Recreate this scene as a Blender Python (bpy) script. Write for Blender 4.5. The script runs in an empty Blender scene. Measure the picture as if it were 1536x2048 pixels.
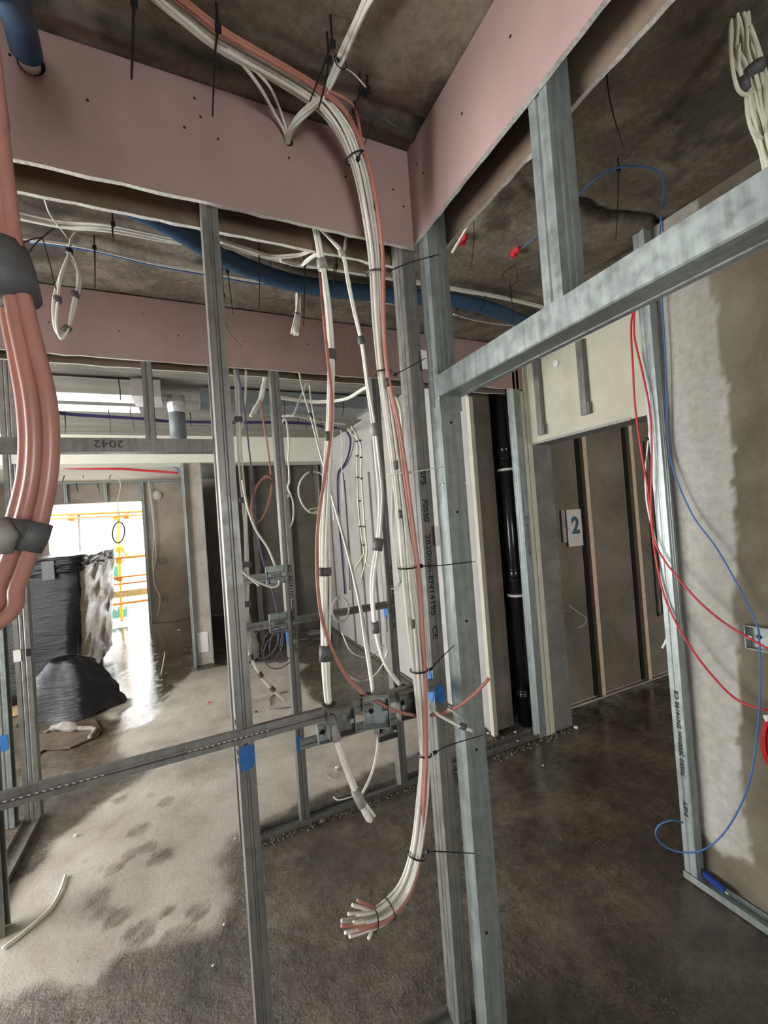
import bpy, math, random
import numpy as np
from mathutils import Vector, Matrix
PI = math.pi
scene = bpy.context.scene
COL = scene.collection
random.seed(7); rng = np.random.default_rng(7)

# ------------------------------------------------------------------ camera
CAMH, CEIL = 1.65, 2.84
FPX = 854.0
PITCH, ROLL, YAW = .0145, -.0736, .4328
def _rot():
    cy, sy = math.cos(YAW), math.sin(YAW)
    Ry = Matrix(((cy, -sy, 0), (sy, cy, 0), (0, 0, 1)))
    A = Matrix(((1, 0, 0), (0, 0, -1), (0, 1, 0)))
    Rp = Matrix(((1, 0, 0), (0, math.cos(PITCH), math.sin(PITCH)), (0, -math.sin(PITCH), math.cos(PITCH))))
    Rr = Matrix(((math.cos(ROLL), -math.sin(ROLL), 0), (math.sin(ROLL), math.cos(ROLL), 0), (0, 0, 1)))
    return Rr @ Rp @ A @ Ry
MCAM = _rot()                       # rows: right, down, forward
MT = MCAM.transposed()
cam_d = bpy.data.cameras.new('camera'); cam = bpy.data.objects.new('camera', cam_d); COL.objects.link(cam)
r_, d_, f_ = MCAM[0], MCAM[1], MCAM[2]
cam.matrix_world = Matrix(((r_[0], -d_[0], -f_[0], 0), (r_[1], -d_[1], -f_[1], 0), (r_[2], -d_[2], -f_[2], CAMH), (0, 0, 0, 1)))
cam_d.sensor_fit = 'HORIZONTAL'; cam_d.sensor_width = 36.0; cam_d.lens = FPX / 1536 * 36
cam_d.clip_start = .02; cam_d.clip_end = 200
scene.camera = cam

def ray(px, py): return MT @ Vector(((px - 768) / FPX, (py - 1024) / FPX, 1.0))
def P(px, py, X=None, Y=None, Z=None, D=None):
    """a point of the photograph on the plane X=, Y= or Z= (world), or at depth D"""
    d = ray(px, py)
    if X is not None: t = X / d[0]
    elif Y is not None: t = Y / d[1]
    elif Z is not None: t = (Z - CAMH) / d[2]
    else: t = D
    return Vector((d[0] * t, d[1] * t, CAMH + d[2] * t))

# ------------------------------------------------------------------ world, light, exposure
scene.view_settings.view_transform = 'Standard'
scene.view_settings.look = 'None'
scene.view_settings.gamma = 1
scene.view_settings.use_curve_mapping = False
scene.view_settings.exposure = 0.2
w = bpy.data.worlds.new('overcast_sky'); scene.world = w; w.use_nodes = True
bg = w.node_tree.nodes['Background']; bg.inputs[0].default_value = (.93, .965, 1, 1); bg.inputs[1].default_value = 8.5
def area(name, loc, direction, sx, sy, power, color=(1, 1, 1)):
    l = bpy.data.lights.new(name, 'AREA'); l.shape = 'RECTANGLE'; l.size = sx; l.size_y = sy; l.energy = power; l.color = color
    o = bpy.data.objects.new(name, l); COL.objects.link(o); o.location = loc
    o.rotation_euler = Vector(direction).to_track_quat('-Z', 'Y').to_euler(); return o
# daylight through the left wall openings; rear and side-room lamps are added fill
area('daylight_left_near', (-3.42, 2.4, 1.45), (1, -.12, 0), 2.0, 2.0, 120, (1, .985, .955))
area('daylight_left_middle', (-3.42, 4.75, 1.45), (1, 0, 0), 1.7, 1.9, 60, (1, .985, .955))
area('fill_rear', (.0, -2.95, 1.45), (0, 1, 0), 1.2, 1.2, 10, (1, .93, .84))  # added fill for the faces turned to the camera
area('fill_side_room', (3.6, -2.95, 1.5), (0, 1, 0), .9, 1.2, 40, (1, .93, .84))  # added lamp to brighten the room behind the far doorway

# ------------------------------------------------------------------ materials
def newmat(name):
    m = bpy.data.materials.new(name); m.use_nodes = True
    nt = m.node_tree; b = nt.nodes['Principled BSDF']; return m, nt, b
def N(nt, t, **kw):
    n = nt.nodes.new(t)
    for k, v in kw.items(): setattr(n, k, v)
    return n
def noise(nt, scale, detail=6, rough=.6, vec=None, dist=0):
    n = N(nt, 'ShaderNodeTexNoise'); n.inputs['Scale'].default_value = scale; n.inputs['Detail'].default_value = detail
    n.inputs['Roughness'].default_value = rough; n.inputs['Distortion'].default_value = dist
    if vec is None:
        tc = N(nt, 'ShaderNodeTexCoord'); vec = tc.outputs['Object']
    nt.links.new(vec, n.inputs['Vector']); return n
def ramp(nt, fac, stops):
    r = N(nt, 'ShaderNodeValToRGB'); cr = r.color_ramp
    while len(cr.elements) < len(stops): cr.elements.new(.5)
    for e, (p, c) in zip(cr.elements, stops): e.position = p; e.color = (*c, 1) if len(c) == 3 else c
    nt.links.new(fac, r.inputs[0]); return r
def bump(nt, b, h, strength=.3, dist=.01):
    n = N(nt, 'ShaderNodeBump'); n.inputs['Strength'].default_value = strength; n.inputs['Distance'].default_value = dist
    nt.links.new(h, n.inputs['Height']); nt.links.new(n.outputs[0], b.inputs['Normal'])
def mat_plain(name, c, rough=.5, metal=0, var=.12, scale=30, bmp=0, spec=.5, stretch=None):
    m, nt, b = newmat(name)
    vec = None
    if stretch:
        tc = N(nt, 'ShaderNodeTexCoord'); mp = N(nt, 'ShaderNodeMapping'); mp.inputs['Scale'].default_value = stretch
        nt.links.new(tc.outputs['Object'], mp.inputs[0]); vec = mp.outputs[0]
    n = noise(nt, scale, vec=vec)
    lo = tuple(max(0, x * (1 - var)) for x in c); hi = tuple(min(1, x * (1 + var)) for x in c)
    r = ramp(nt, n.outputs[0], [(.3, lo), (.7, hi)]); nt.links.new(r.outputs[0], b.inputs['Base Color'])
    b.inputs['Roughness'].default_value = rough; b.inputs['Metallic'].default_value = metal
    b.inputs['Specular IOR Level'].default_value = spec
    if bmp: bump(nt, b, n.outputs[0], bmp, .003)
    return m
def mat_steel(name, c=(.32, .355, .34), rough=.38):
    m, nt, b = newmat(name)
    tc = N(nt, 'ShaderNodeTexCoord'); mp = N(nt, 'ShaderNodeMapping'); mp.inputs['Scale'].default_value = (60, 60, 3)
    nt.links.new(tc.outputs['Object'], mp.inputs[0])
    n1 = noise(nt, 1.0, 5, .6, mp.outputs[0]); n2 = noise(nt, 28, 6, .7)
    mx = N(nt, 'ShaderNodeMath', operation='ADD'); nt.links.new(n1.outputs[0], mx.inputs[0]); nt.links.new(n2.outputs[0], mx.inputs[1])
    hf = N(nt, 'ShaderNodeMath', operation='MULTIPLY'); hf.inputs[1].default_value = .5; nt.links.new(mx.outputs[0], hf.inputs[0])
    r = ramp(nt, hf.outputs[0], [(.32, tuple(x * .62 for x in c)), (.5, c), (.68, tuple(min(1, x * 1.35) for x in c))])
    nt.links.new(r.outputs[0], b.inputs['Base Color']); b.inputs['Metallic'].default_value = .5
    r2 = ramp(nt, n2.outputs[0], [(.3, (rough - .1,) * 3), (.7, (rough + .16,) * 3)]); nt.links.new(r2.outputs[0], b.inputs['Roughness'])
    bump(nt, b, n2.outputs[0], .06, .002); return m
M = {}
M['steel'] = mat_steel('galvanised_steel')
M['steel_dark'] = mat_steel('shaded_galvanised_steel', (.215, .21, .19), .42)  # darker copy of the steel, its colour holding the shade of camera-side faces
M['pink'] = mat_plain('pink_plasterboard', (.40, .27, .25), .85, var=.06, scale=9)
M['wet_card'] = mat_plain('wet_brown_cardboard', (.10, .075, .05), .35, var=.35, scale=12)
M['paper'] = mat_plain('brown_board_paper', (.20, .145, .10), .9, var=.15, scale=20)
M['gypsum'] = mat_plain('cut_gypsum_edge', (.62, .60, .54), .95, var=.25, scale=120, bmp=.6)
M['cream'] = mat_plain('cream_plasterboard', (.56, .54, .42), .85, var=.09, scale=6)
M['pale'] = mat_plain('pale_board', (.37, .355, .325), .85, var=.10, scale=5)
M['white_cable'] = mat_plain('white_cable_sheath', (.74, .73, .64), .42, var=.08, scale=14)
M['cream_cable'] = mat_plain('cream_cable_sheath', (.80, .80, .62), .45, var=.06, scale=14)
M['pink_cable'] = mat_plain('salmon_cable_sheath', (.47, .20, .15), .42, var=.10, scale=14)
M['fg_cable'] = mat_plain('salmon_large_cable_sheath', (.46, .215, .17), .30, var=.10, scale=24)
M['red_cable'] = mat_plain('red_cable_sheath', (.52, .02, .03), .4, var=.1, scale=14)
M['blue_cable'] = mat_plain('blue_cable_sheath', (.05, .14, .36), .4, var=.1, scale=14)
M['purple_cable'] = mat_plain('purple_cable_sheath', (.03, .018, .085), .45, var=.1, scale=14)
M['lilac_cable'] = mat_plain('lilac_cable_sheath', (.12, .09, .17), .45, var=.1, scale=14)
M['grey_cable'] = mat_plain('grey_cable_sheath', (.25, .24, .24), .45, var=.1, scale=14)
M['black'] = mat_plain('black_nylon', (.012, .012, .013), .4, var=.2)
M['tape'] = mat_plain('grey_electrical_tape', (.10, .10, .10), .55, var=.25, scale=60)
M['tape_light'] = mat_plain('faded_grey_tape', (.32, .31, .28), .5, var=.2, scale=60)
M['blue_pipe'] = mat_plain('blue_pipe_insulation', (.02, .062, .12), .6, var=.2, scale=24, bmp=.3)
M['blue_paint'] = mat_plain('blue_spray_paint', (.015, .14, .42), .6, var=.2, scale=50)
M['black_pipe'] = mat_plain('black_plastic_pipe', (.012, .012, .014), .18, var=.2)
M['white_plastic'] = mat_plain('white_plastic', (.75, .74, .70), .4, var=.05)
M['ink'] = mat_plain('black_ink', (.01, .01, .01), .7, var=.1)
M['teal_ink'] = mat_plain('teal_ink', (.03, .13, .16), .7, var=.1)
M['pencil'] = mat_plain('pencil_mark', (.05, .045, .04), .8, var=.1)
M['label'] = mat_plain('white_paper_label', (.72, .68, .64), .7, var=.05)
M['foil'] = mat_plain('crinkled_foil_tape', (.75, .75, .74), .25, .9, var=.3, scale=90, bmp=1)
M['duct'] = mat_plain('duct_steel', (.78, .78, .74), .28, .9, var=.12, scale=3, stretch=(.6, 10, 10))
M['duct_grey'] = mat_plain('grey_duct_plastic', (.15, .165, .165), .5, var=.1, scale=8)
M['orange'] = mat_plain('rusty_orange_scaffold', (.62, .25, .05), .6, .3, var=.3, scale=20)
M['yellow'] = mat_plain('yellow_scaffold_fitting', (.75, .52, .04), .5, var=.15)
M['timber'] = mat_plain('scaffold_timber', (.55, .38, .16), .8, var=.3, scale=18)
M['teal_net'] = mat_plain('teal_debris_net', (.20, .55, .55), .8, var=.2)
M['brickwhite'] = mat_plain('pale_render', (.9, .9, .88), .9, var=.04)
M['copper_strip'] = mat_plain('pale_timber_batten', (.72, .56, .42), .7, var=.15, scale=30)
M['red_paint'] = mat_plain('red_paint', (.42, .02, .015), .5, var=.15)
M['blue_tool'] = mat_plain('blue_plastic', (.02, .05, .24), .25, var=.1)
M['rubber'] = mat_plain('black_rubber', (.01, .01, .01), .55, var=.1)
M['rag'] = mat_plain('dirty_rag_cloth', (.17, .155, .13), .9, var=.4, scale=25, bmp=.6)
M['sack'] = mat_plain('pale_plastic_sack', (.32, .31, .29), .55, var=.2, scale=20, bmp=.5)
M['mud'] = mat_plain('gritty_mud', (.11, .09, .065), .5, var=.5, scale=80, bmp=.8)
M['hole'] = mat_plain('dark_hole', (.008, .007, .007), .9)

def mat_concrete(name, lo, mid, hi, scale=2.2, bmp=.35, rough=.85, fine=45, dist=.6, stretch=None):
    m, nt, b = newmat(name)
    vec = None
    if stretch:
        tc = N(nt, 'ShaderNodeTexCoord'); mp = N(nt, 'ShaderNodeMapping'); mp.inputs['Scale'].default_value = stretch
        nt.links.new(tc.outputs['Object'], mp.inputs[0]); vec = mp.outputs[0]
    n1 = noise(nt, scale, 9, .62, vec, dist); n2 = noise(nt, fine, 5, .7)
    mx = N(nt, 'ShaderNodeMix', data_type='FLOAT'); mx.inputs[0].default_value = .35
    nt.links.new(n1.outputs[0], mx.inputs[2]); nt.links.new(n2.outputs[0], mx.inputs[3])
    r = ramp(nt, mx.outputs[0], [(.34, lo), (.5, mid), (.66, hi)]); nt.links.new(r.outputs[0], b.inputs['Base Color'])
    b.inputs['Roughness'].default_value = rough; bump(nt, b, mx.outputs[0], bmp, .02); return m
M['ceiling'] = mat_concrete('raw_concrete_soffit', (.075, .058, .040), (.16, .130, .095), (.32, .28, .215), 2.4, .5)
def add_seam_shade(m):
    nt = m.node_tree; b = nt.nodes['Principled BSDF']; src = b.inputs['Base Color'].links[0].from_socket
    for nm, col in (('seam', (.022, .018, .013, 1)), ('lip', (.36, .32, .255, 1))):  # groove shade and edge highlights put into the colour, plus random mottling
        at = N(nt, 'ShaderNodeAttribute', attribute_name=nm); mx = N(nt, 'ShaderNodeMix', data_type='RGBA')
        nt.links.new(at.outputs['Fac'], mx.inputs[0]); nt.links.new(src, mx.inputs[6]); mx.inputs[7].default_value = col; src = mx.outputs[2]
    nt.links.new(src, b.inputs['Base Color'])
add_seam_shade(M['ceiling'])
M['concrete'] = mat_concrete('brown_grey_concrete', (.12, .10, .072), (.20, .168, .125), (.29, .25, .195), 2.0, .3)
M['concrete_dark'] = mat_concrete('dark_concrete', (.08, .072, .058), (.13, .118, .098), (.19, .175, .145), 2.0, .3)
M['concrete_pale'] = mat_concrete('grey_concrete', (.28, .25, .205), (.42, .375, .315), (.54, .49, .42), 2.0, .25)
M['block'] = mat_concrete('grey_blockwork', (.13, .125, .11), (.20, .19, .17), (.28, .27, .25), 5, .6, fine=90)
M['ribbed'] = mat_concrete('ribbed_soffit', (.10, .095, .08), (.19, .18, .15), (.30, .285, .24), 1.6, .6, stretch=(.5, 7, 1))
M['beam'] = mat_plain('cream_painted_beam', (.60, .58, .49), .8, var=.05, scale=4)

def mat_right_wall():
    m, nt, b = newmat('patched_concrete_wall')
    at = N(nt, 'ShaderNodeAttribute', attribute_name='patch')
    n1 = noise(nt, 2.2, 10, .65, dist=.5); n2 = noise(nt, 30, 6, .7)
    ra = ramp(nt, n1.outputs[0], [(.32, (.10, .083, .055)), (.68, (.25, .215, .155))])
    rb = ramp(nt, n2.outputs[0], [(.3, (.36, .345, .30)), (.7, (.52, .50, .45))])
    mx = N(nt, 'ShaderNodeMix', data_type='RGBA'); nt.links.new(at.outputs['Fac'], mx.inputs[0])
    nt.links.new(ra.outputs[0], mx.inputs[6]); nt.links.new(rb.outputs[0], mx.inputs[7])
    nt.links.new(mx.outputs[2], b.inputs['Base Color']); b.inputs['Roughness'].default_value = .85
    bump(nt, b, n2.outputs[0], .35, .01); return m
M['rightwall'] = mat_right_wall()

def mat_floor():
    m, nt, b = newmat('wet_screed_floor')
    at = N(nt, 'ShaderNodeAttribute', attribute_name='wet')
    pu = N(nt, 'ShaderNodeAttribute', attribute_name='puddle')
    n1 = noise(nt, 3.0, 10, .68, dist=.4); n2 = noise(nt, 22, 8, .7, dist=.3); n3 = noise(nt, 90, 4, .6)
    dry = ramp(nt, n1.outputs[0], [(.3, (.27, .238, .19)), (.5, (.37, .333, .275)), (.72, (.46, .425, .36))])
    wmx = N(nt, 'ShaderNodeMix', data_type='FLOAT'); wmx.inputs[0].default_value = .38; nt.links.new(n1.outputs[0], wmx.inputs[2]); nt.links.new(n2.outputs[0], wmx.inputs[3])
    wet = ramp(nt, wmx.outputs[0], [(.36, (.036, .028, .019)), (.5, (.085, .068, .048)), (.64, (.16, .132, .098))])
    mx = N(nt, 'ShaderNodeMix', data_type='RGBA'); nt.links.new(at.outputs['Fac'], mx.inputs[0])
    nt.links.new(dry.outputs[0], mx.inputs[6]); nt.links.new(wet.outputs[0], mx.inputs[7])
    nt.links.new(mx.outputs[2], b.inputs['Base Color'])
    # roughness: dry .8, wet .3 broken by noise, puddle .04
    rn = ramp(nt, n2.outputs[0], [(.35, (.12,) * 3), (.65, (.42,) * 3)])
    m1 = N(nt, 'ShaderNodeMix', data_type='FLOAT'); nt.links.new(at.outputs['Fac'], m1.inputs[0]); m1.inputs[2].default_value = .62
    nt.links.new(rn.outputs[0], m1.inputs[3])
    m2 = N(nt, 'ShaderNodeMix', data_type='FLOAT'); nt.links.new(pu.outputs['Fac'], m2.inputs[0]); nt.links.new(m1.outputs[0], m2.inputs[2]); m2.inputs[3].default_value = .07
    nt.links.new(m2.outputs[0], b.inputs['Roughness'])
    ad = N(nt, 'ShaderNodeMath', operation='ADD'); nt.links.new(n2.outputs[0], ad.inputs[0])
    s3 = N(nt, 'ShaderNodeMath', operation='MULTIPLY'); s3.inputs[1].default_value = .5; nt.links.new(n3.outputs[0], s3.inputs[0]); nt.links.new(s3.outputs[0], ad.inputs[1])
    inv = N(nt, 'ShaderNodeMath', operation='SUBTRACT'); inv.inputs[0].default_value = 1.0; nt.links.new(pu.outputs['Fac'], inv.inputs[1])
    st = N(nt, 'ShaderNodeMath', operation='MULTIPLY_ADD'); st.inputs[1].default_value = .8; st.inputs[2].default_value = .035
    wm = N(nt, 'ShaderNodeMath', operation='MULTIPLY_ADD'); wm.inputs[1].default_value = .7; wm.inputs[2].default_value = .3; nt.links.new(at.outputs['Fac'], wm.inputs[0])
    wv = N(nt, 'ShaderNodeMath', operation='MULTIPLY'); nt.links.new(wm.outputs[0], wv.inputs[0]); nt.links.new(inv.outputs[0], wv.inputs[1]); nt.links.new(wv.outputs[0], st.inputs[0])
    bn = N(nt, 'ShaderNodeBump'); bn.inputs['Distance'].default_value = .012
    nt.links.new(st.outputs[0], bn.inputs['Strength']); nt.links.new(ad.outputs[0], bn.inputs['Height']); nt.links.new(bn.outputs[0], b.inputs['Normal'])
    b.inputs['Specular IOR Level'].default_value = .5
    return m
M['floor'] = mat_floor()

def mat_film(name, c, alpha_rough=.16, var=.4, bs=.8):
    m, nt, b = newmat(name)
    tc = N(nt, 'ShaderNodeTexCoord'); mp = N(nt, 'ShaderNodeMapping'); mp.inputs['Scale'].default_value = (1.2, 1.2, 9); mp.inputs['Rotation'].default_value = (.0, .35, 0)
    nt.links.new(tc.outputs['Object'], mp.inputs[0])
    n = noise(nt, 3.2, 8, .7, mp.outputs[0], .8)
    r = ramp(nt, n.outputs[0], [(.35, tuple(x * (1 - var) for x in c)), (.6, c), (.75, tuple(min(1, x * 1.9 + .02) for x in c))])
    nt.links.new(r.outputs[0], b.inputs['Base Color']); b.inputs['Roughness'].default_value = alpha_rough
    bump(nt, b, n.outputs[0], bs, .04); return m
M['film_black'] = mat_film('black_wrapping_film', (.007, .007, .008), .22, .4, .35)
M['film_clear'] = mat_film('stretch_wrapped_cardboard', (.62, .50, .37), .2, .3)
M['sheet_black'] = mat_film('black_polythene_sheet', (.006, .006, .007), .14, .4, .4)

# ------------------------------------------------------------------ mesh helpers
def mesh_obj(name, verts, faces, mat, parent=None, smooth=False, mats=None, midx=None):
    me = bpy.data.meshes.new(name); me.from_pydata([tuple(v) for v in verts], [], faces); me.update()
    for mm in (mats or [mat]): me.materials.append(M[mm] if isinstance(mm, str) else mm)
    if midx: me.polygons.foreach_set('material_index', midx)
    if smooth: me.polygons.foreach_set('use_smooth', [True] * len(me.polygons))
    o = bpy.data.objects.new(name, me); COL.objects.link(o)
    if parent is not None: o.parent = parent
    return o
def tag(o, label=None, cat=None, group=None, kind=None):
    if label: o['label'] = label
    if cat: o['category'] = cat
    if group: o['group'] = group
    if kind: o['kind'] = kind
    return o
def empty(name, label, cat, loc=(0, 0, 0), group=None):
    o = bpy.data.objects.new(name, None); COL.objects.link(o); o.location = loc; o.empty_display_size = .05
    return tag(o, label, cat, group)
def child(o, parent):
    """parent a world-space mesh to an empty that only has a location"""
    o.parent = parent; o.matrix_parent_inverse = Matrix.Translation(-Vector(parent.location)); return o
class MB:
    def __init__(s): s.v = []; s.f = []; s.mi = []
    def add(s, vs, fs, mi=0):
        b = len(s.v); s.v += [tuple(x) for x in vs]; s.f += [tuple(i + b for i in f) for f in fs]; s.mi += [mi] * len(fs)
    def box(s, a, b, mi=0):
        x0, y0, z0 = a; x1, y1, z1 = b
        vs = [(x0, y0, z0), (x1, y0, z0), (x1, y1, z0), (x0, y1, z0), (x0, y0, z1), (x1, y0, z1), (x1, y1, z1), (x0, y1, z1)]
        s.add(vs, [(0, 3, 2, 1), (4, 5, 6, 7), (0, 1, 5, 4), (1, 2, 6, 5), (2, 3, 7, 6), (3, 0, 4, 7)], mi)
    def obox(s, c, ux, uy, uz, hx, hy, hz, mi=0):
        c = Vector(c); vs = []
        for k in (-1, 1):
            for (i, j) in ((-1, -1), (1, -1), (1, 1), (-1, 1)): vs.append(c + ux * hx * i + uy * hy * j + uz * hz * k)
        s.add(vs, [(0, 3, 2, 1), (4, 5, 6, 7), (0, 1, 5, 4), (1, 2, 6, 5), (2, 3, 7, 6), (3, 0, 4, 7)], mi)
    def prism(s, outline, z0, z1, mi=0, axes='xyz'):
        n = len(outline); vs = []
        for z in (z0, z1):
            for (a, b) in outline:
                if axes == 'xyz': vs.append((a, b, z))
                elif axes == 'xzy': vs.append((a, z, b))      # outline in x,z; extrude along y
                else: vs.append((z, a, b))                    # outline in y,z; extrude along x
        fs = [tuple(range(n - 1, -1, -1)), tuple(range(n, 2 * n))] + [(i, (i + 1) % n, n + (i + 1) % n, n + i) for i in range(n)]
        s.add(vs, fs, mi)
    def tube(s, pts, r, sides=8, mi=0, cap=True):
        pts = [Vector(p) for p in pts]; rr = r if hasattr(r, '__len__') else [r] * len(pts)
        n = len(pts); t0 = (pts[1] - pts[0]).normalized()
        up = Vector((0, 0, 1)) if abs(t0.z) < .9 else Vector((1, 0, 0))
        a = t0.cross(up).normalized(); vs = []
        for i, p in enumerate(pts):
            t = (pts[min(i + 1, n - 1)] - pts[max(i - 1, 0)])
            if t.length < 1e-9: t = t0.copy()
            t.normalize(); a = a - t * a.dot(t)
            if a.length < 1e-6: a = t.orthogonal()
            a.normalize(); b = t.cross(a)
            for k in range(sides):
                an = 2 * PI * k / sides; vs.append(p + (a * math.cos(an) + b * math.sin(an)) * rr[i])
        fs = []
        for i in range(n - 1):
            for k in range(sides):
                k2 = (k + 1) % sides; fs.append((i * sides + k, i * sides + k2, (i + 1) * sides + k2, (i + 1) * sides + k))
        if cap: fs += [tuple(range(sides - 1, -1, -1)), tuple((n - 1) * sides + k for k in range(sides))]
        s.add(vs, fs, mi)
    def build(s, name, mat, parent=None, smooth=False, mats=None):
        o = mesh_obj(name, s.v, s.f, mat, None, smooth, mats, s.mi if mats else None)
        if parent is not None: child(o, parent)
        return o
def catmull(pts, sub=8):
    pts = [Vector(p) for p in pts]
    if len(pts) < 3:
        return [pts[0].lerp(pts[-1], i / sub) for i in range(sub + 1)]
    q = [pts[0] * 2 - pts[1]] + pts + [pts[-1] * 2 - pts[-2]]; out = []
    for i in range(1, len(q) - 2):
        p0, p1, p2, p3 = q[i - 1:i + 3]
        for k in range(sub):
            t = k / sub
            out.append(.5 * ((2 * p1) + (p2 - p0) * t + (2 * p0 - 5 * p1 + 4 * p2 - p3) * t * t + (3 * p1 - p0 - 3 * p2 + p3) * t ** 3))
    out.append(pts[-1]); return out
def frames(path):
    n = len(path); out = []; t0 = (path[1] - path[0]).normalized(); a = t0.cross(Vector((0, 1, 0)))
    if a.length < .1: a = t0.cross(Vector((1, 0, 0)))
    a.normalize()
    for i in range(n):
        t = (path[min(i + 1, n - 1)] - path[max(i - 1, 0)])
        t = t.normalized() if t.length > 1e-9 else t0
        a = a - t * a.dot(t); a.normalize(); out.append((t, a.copy(), t.cross(a)))
    return out
def lerp_list(vals, u):
    if not hasattr(vals, '__len__'): return vals
    x = u * (len(vals) - 1); i = min(int(x), len(vals) - 2); return vals[i] + (vals[i + 1] - vals[i]) * (x - i)
def phyllo(n):
    return [(math.sqrt((k + .5) / n), k * 2.39996) for k in range(n)]
def cables(root, pts, n, rc, spread, mat, sub=8, twist=.8, seed=1, start=0, wob=.25, name='cable', cutvar=0):
    """n cables following pts inside a bundle of radius `spread` (m, or list along the path); each its own mesh"""
    path = catmull(pts, sub); fr = frames(path); L = len(path); rd = random.Random(seed); out = []
    for k, (rho, th) in enumerate(phyllo(n)):
        ph = rd.random() * 6; f1 = rd.uniform(1, 3); q = []
        end = L - (rd.randint(0, cutvar) if cutvar else 0)
        for i in range(end):
            u = i / (L - 1); t, a, b = fr[i]; s = lerp_list(spread, u)
            if n == 1: q.append(path[i]); continue
            ang = th + twist * u * 3 + wob * math.sin(ph + f1 * u * 6); rr = rho * max(0, s - rc) * (1 + .18 * math.sin(ph * 2 + f1 * u * 9))
            q.append(path[i] + a * math.cos(ang) * rr + b * math.sin(ang) * rr)
        mb = MB(); mb.tube(q, rc, 8 if rc > .002 else 6); o = mb.build(name, M[mat], root, True); out.append(o)
    return path
def wrap(root, path, u, width, radius, mat='tape', name='tape'):
    """tape round a bundle"""
    i = max(1, min(len(path) - 2, int(u * (len(path) - 1)))); c = path[i]; t = (path[i + 1] - path[i - 1]).normalized()
    mb = MB(); w2 = width / 2
    mb.tube([c - t * w2, c - t * w2 * .6, c, c + t * w2 * .6, c + t * w2], [radius * .98, radius * 1.06, radius * 1.02, radius * 1.07, radius * .99], 14)
    return mb.build(name, M[mat], root, True)
def wrap_at(root, pt, t, width, radius, mat='tape', name='tape'):
    t = Vector(t).normalized(); pt = Vector(pt); mb = MB()
    mb.tube([pt - t * width / 2, pt, pt + t * width / 2], [radius, radius * 1.05, radius], 14); return mb.build(name, M[mat], root, True)
def tie_strap(mb, center, t, radius, tail=None, th=.0013, head=True):
    """loop of a cable tie round axis t, plus its tail polyline"""
    c = Vector(center); t = Vector(t).normalized(); a = t.orthogonal().normalized(); b = t.cross(a)
    ring = [c + (a * math.cos(2 * PI * k / 16) + b * math.sin(2 * PI * k / 16)) * radius for k in range(17)]
    mb.tube(ring, th * 1.3, 6)
    if tail:
        tp = catmull(tail, 5); mb.tube(tp, [th * (1.2 - .5 * i / len(tp)) for i in range(len(tp))], 6)
        if head:
            d = (Vector(tail[1]) - Vector(tail[0])).normalized(); o = d.orthogonal().normalized()
            mb.obox(tail[0], d, o, d.cross(o), th * 3, th * 2.6, th * 2)

# ------------------------------------------------------------------ stud sections
def thick(poly, t):
    """open polyline -> closed outline of sheet metal of thickness t (to the left)"""
    n = len(poly); P2 = [Vector((p[0], p[1])) for p in poly]; off = []
    for i in range(n):
        ds = []
        if i > 0: ds.append((P2[i] - P2[i - 1]).normalized())
        if i < n - 1: ds.append((P2[i + 1] - P2[i]).normalized())
        nn = Vector((0, 0))
        for d in ds: nn += Vector((-d.y, d.x))
        nn.normalize(); k = 1 / max(.4, nn.dot(Vector((-ds[0].y, ds[0].x)))); off.append(P2[i] + nn * t * k)
    return [tuple(p) for p in P2] + [tuple(p) for p in reversed(off)]
def stud_poly(W, F):
    """web along v (0..W) at u=0, flanges along u (0..F); groove along each flange; ribs in the web"""
    g = .0035
    def fl(v, s):   # s=+1: inside direction
        return [(F, v), (F * .62, v), (F * .55, v + s * g), (F * .45, v + s * g), (F * .38, v), (0, v)]
    p = [(F, .009)] + fl(0, 1)
    p += [(0, W * .3), (g * .8, W * .36), (0, W * .42), (0, W * .58), (g * .8, W * .64), (0, W * .7)]
    p += list(reversed(fl(W, -1))) + [(F, W - .009)]
    return p
def stud_mesh(name, mat, x, y, z0, z1, orient, W=.07, F=.045, T=.0012, parent=None):
    """orient 'Y': wall running in X, flange faces -Y, web faces -X.  'X': wall running in Y, flange faces -X, web faces -Y
       'YR': like Y but web on the right"""
    out = thick(stud_poly(W, F), -T)
    if orient == 'Y': o2 = [(x + u, y + v) for u, v in out]
    elif orient == 'YR': o2 = [(x - u, y + v) for u, v in out]
    else: o2 = [(x + v, y + u) for u, v in out]
    mb = MB(); mb.prism(o2, z0, z1)
    return mb.build(name, M[mat], parent)
def text_mesh(name, s, size, origin, xdir, ydir, mat, parent, squash=1.0, bold=0.0):
    cu = bpy.data.curves.new('t', 'FONT'); cu.body = s; cu.size = size; cu.extrude = .0002; cu.offset = bold
    to = bpy.data.objects.new('t', cu); COL.objects.link(to)
    dg = bpy.context.evaluated_depsgraph_get(); dg.update()
    me = bpy.data.meshes.new_from_object(to.evaluated_get(dg)); bpy.data.objects.remove(to); bpy.data.curves.remove(cu)
    xd, yd = Vector(xdir).normalized(), Vector(ydir).normalized(); zd = xd.cross(yd); o_ = Vector(origin)
    for v in me.vertices: v.co = o_ + xd * v.co.x * squash + yd * v.co.y + zd * v.co.z
    me.materials.clear(); me.materials.append(M[mat]); me.name = name
    o = bpy.data.objects.new(name, me); COL.objects.link(o); child(o, parent) if parent is not None else None
    return o
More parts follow.
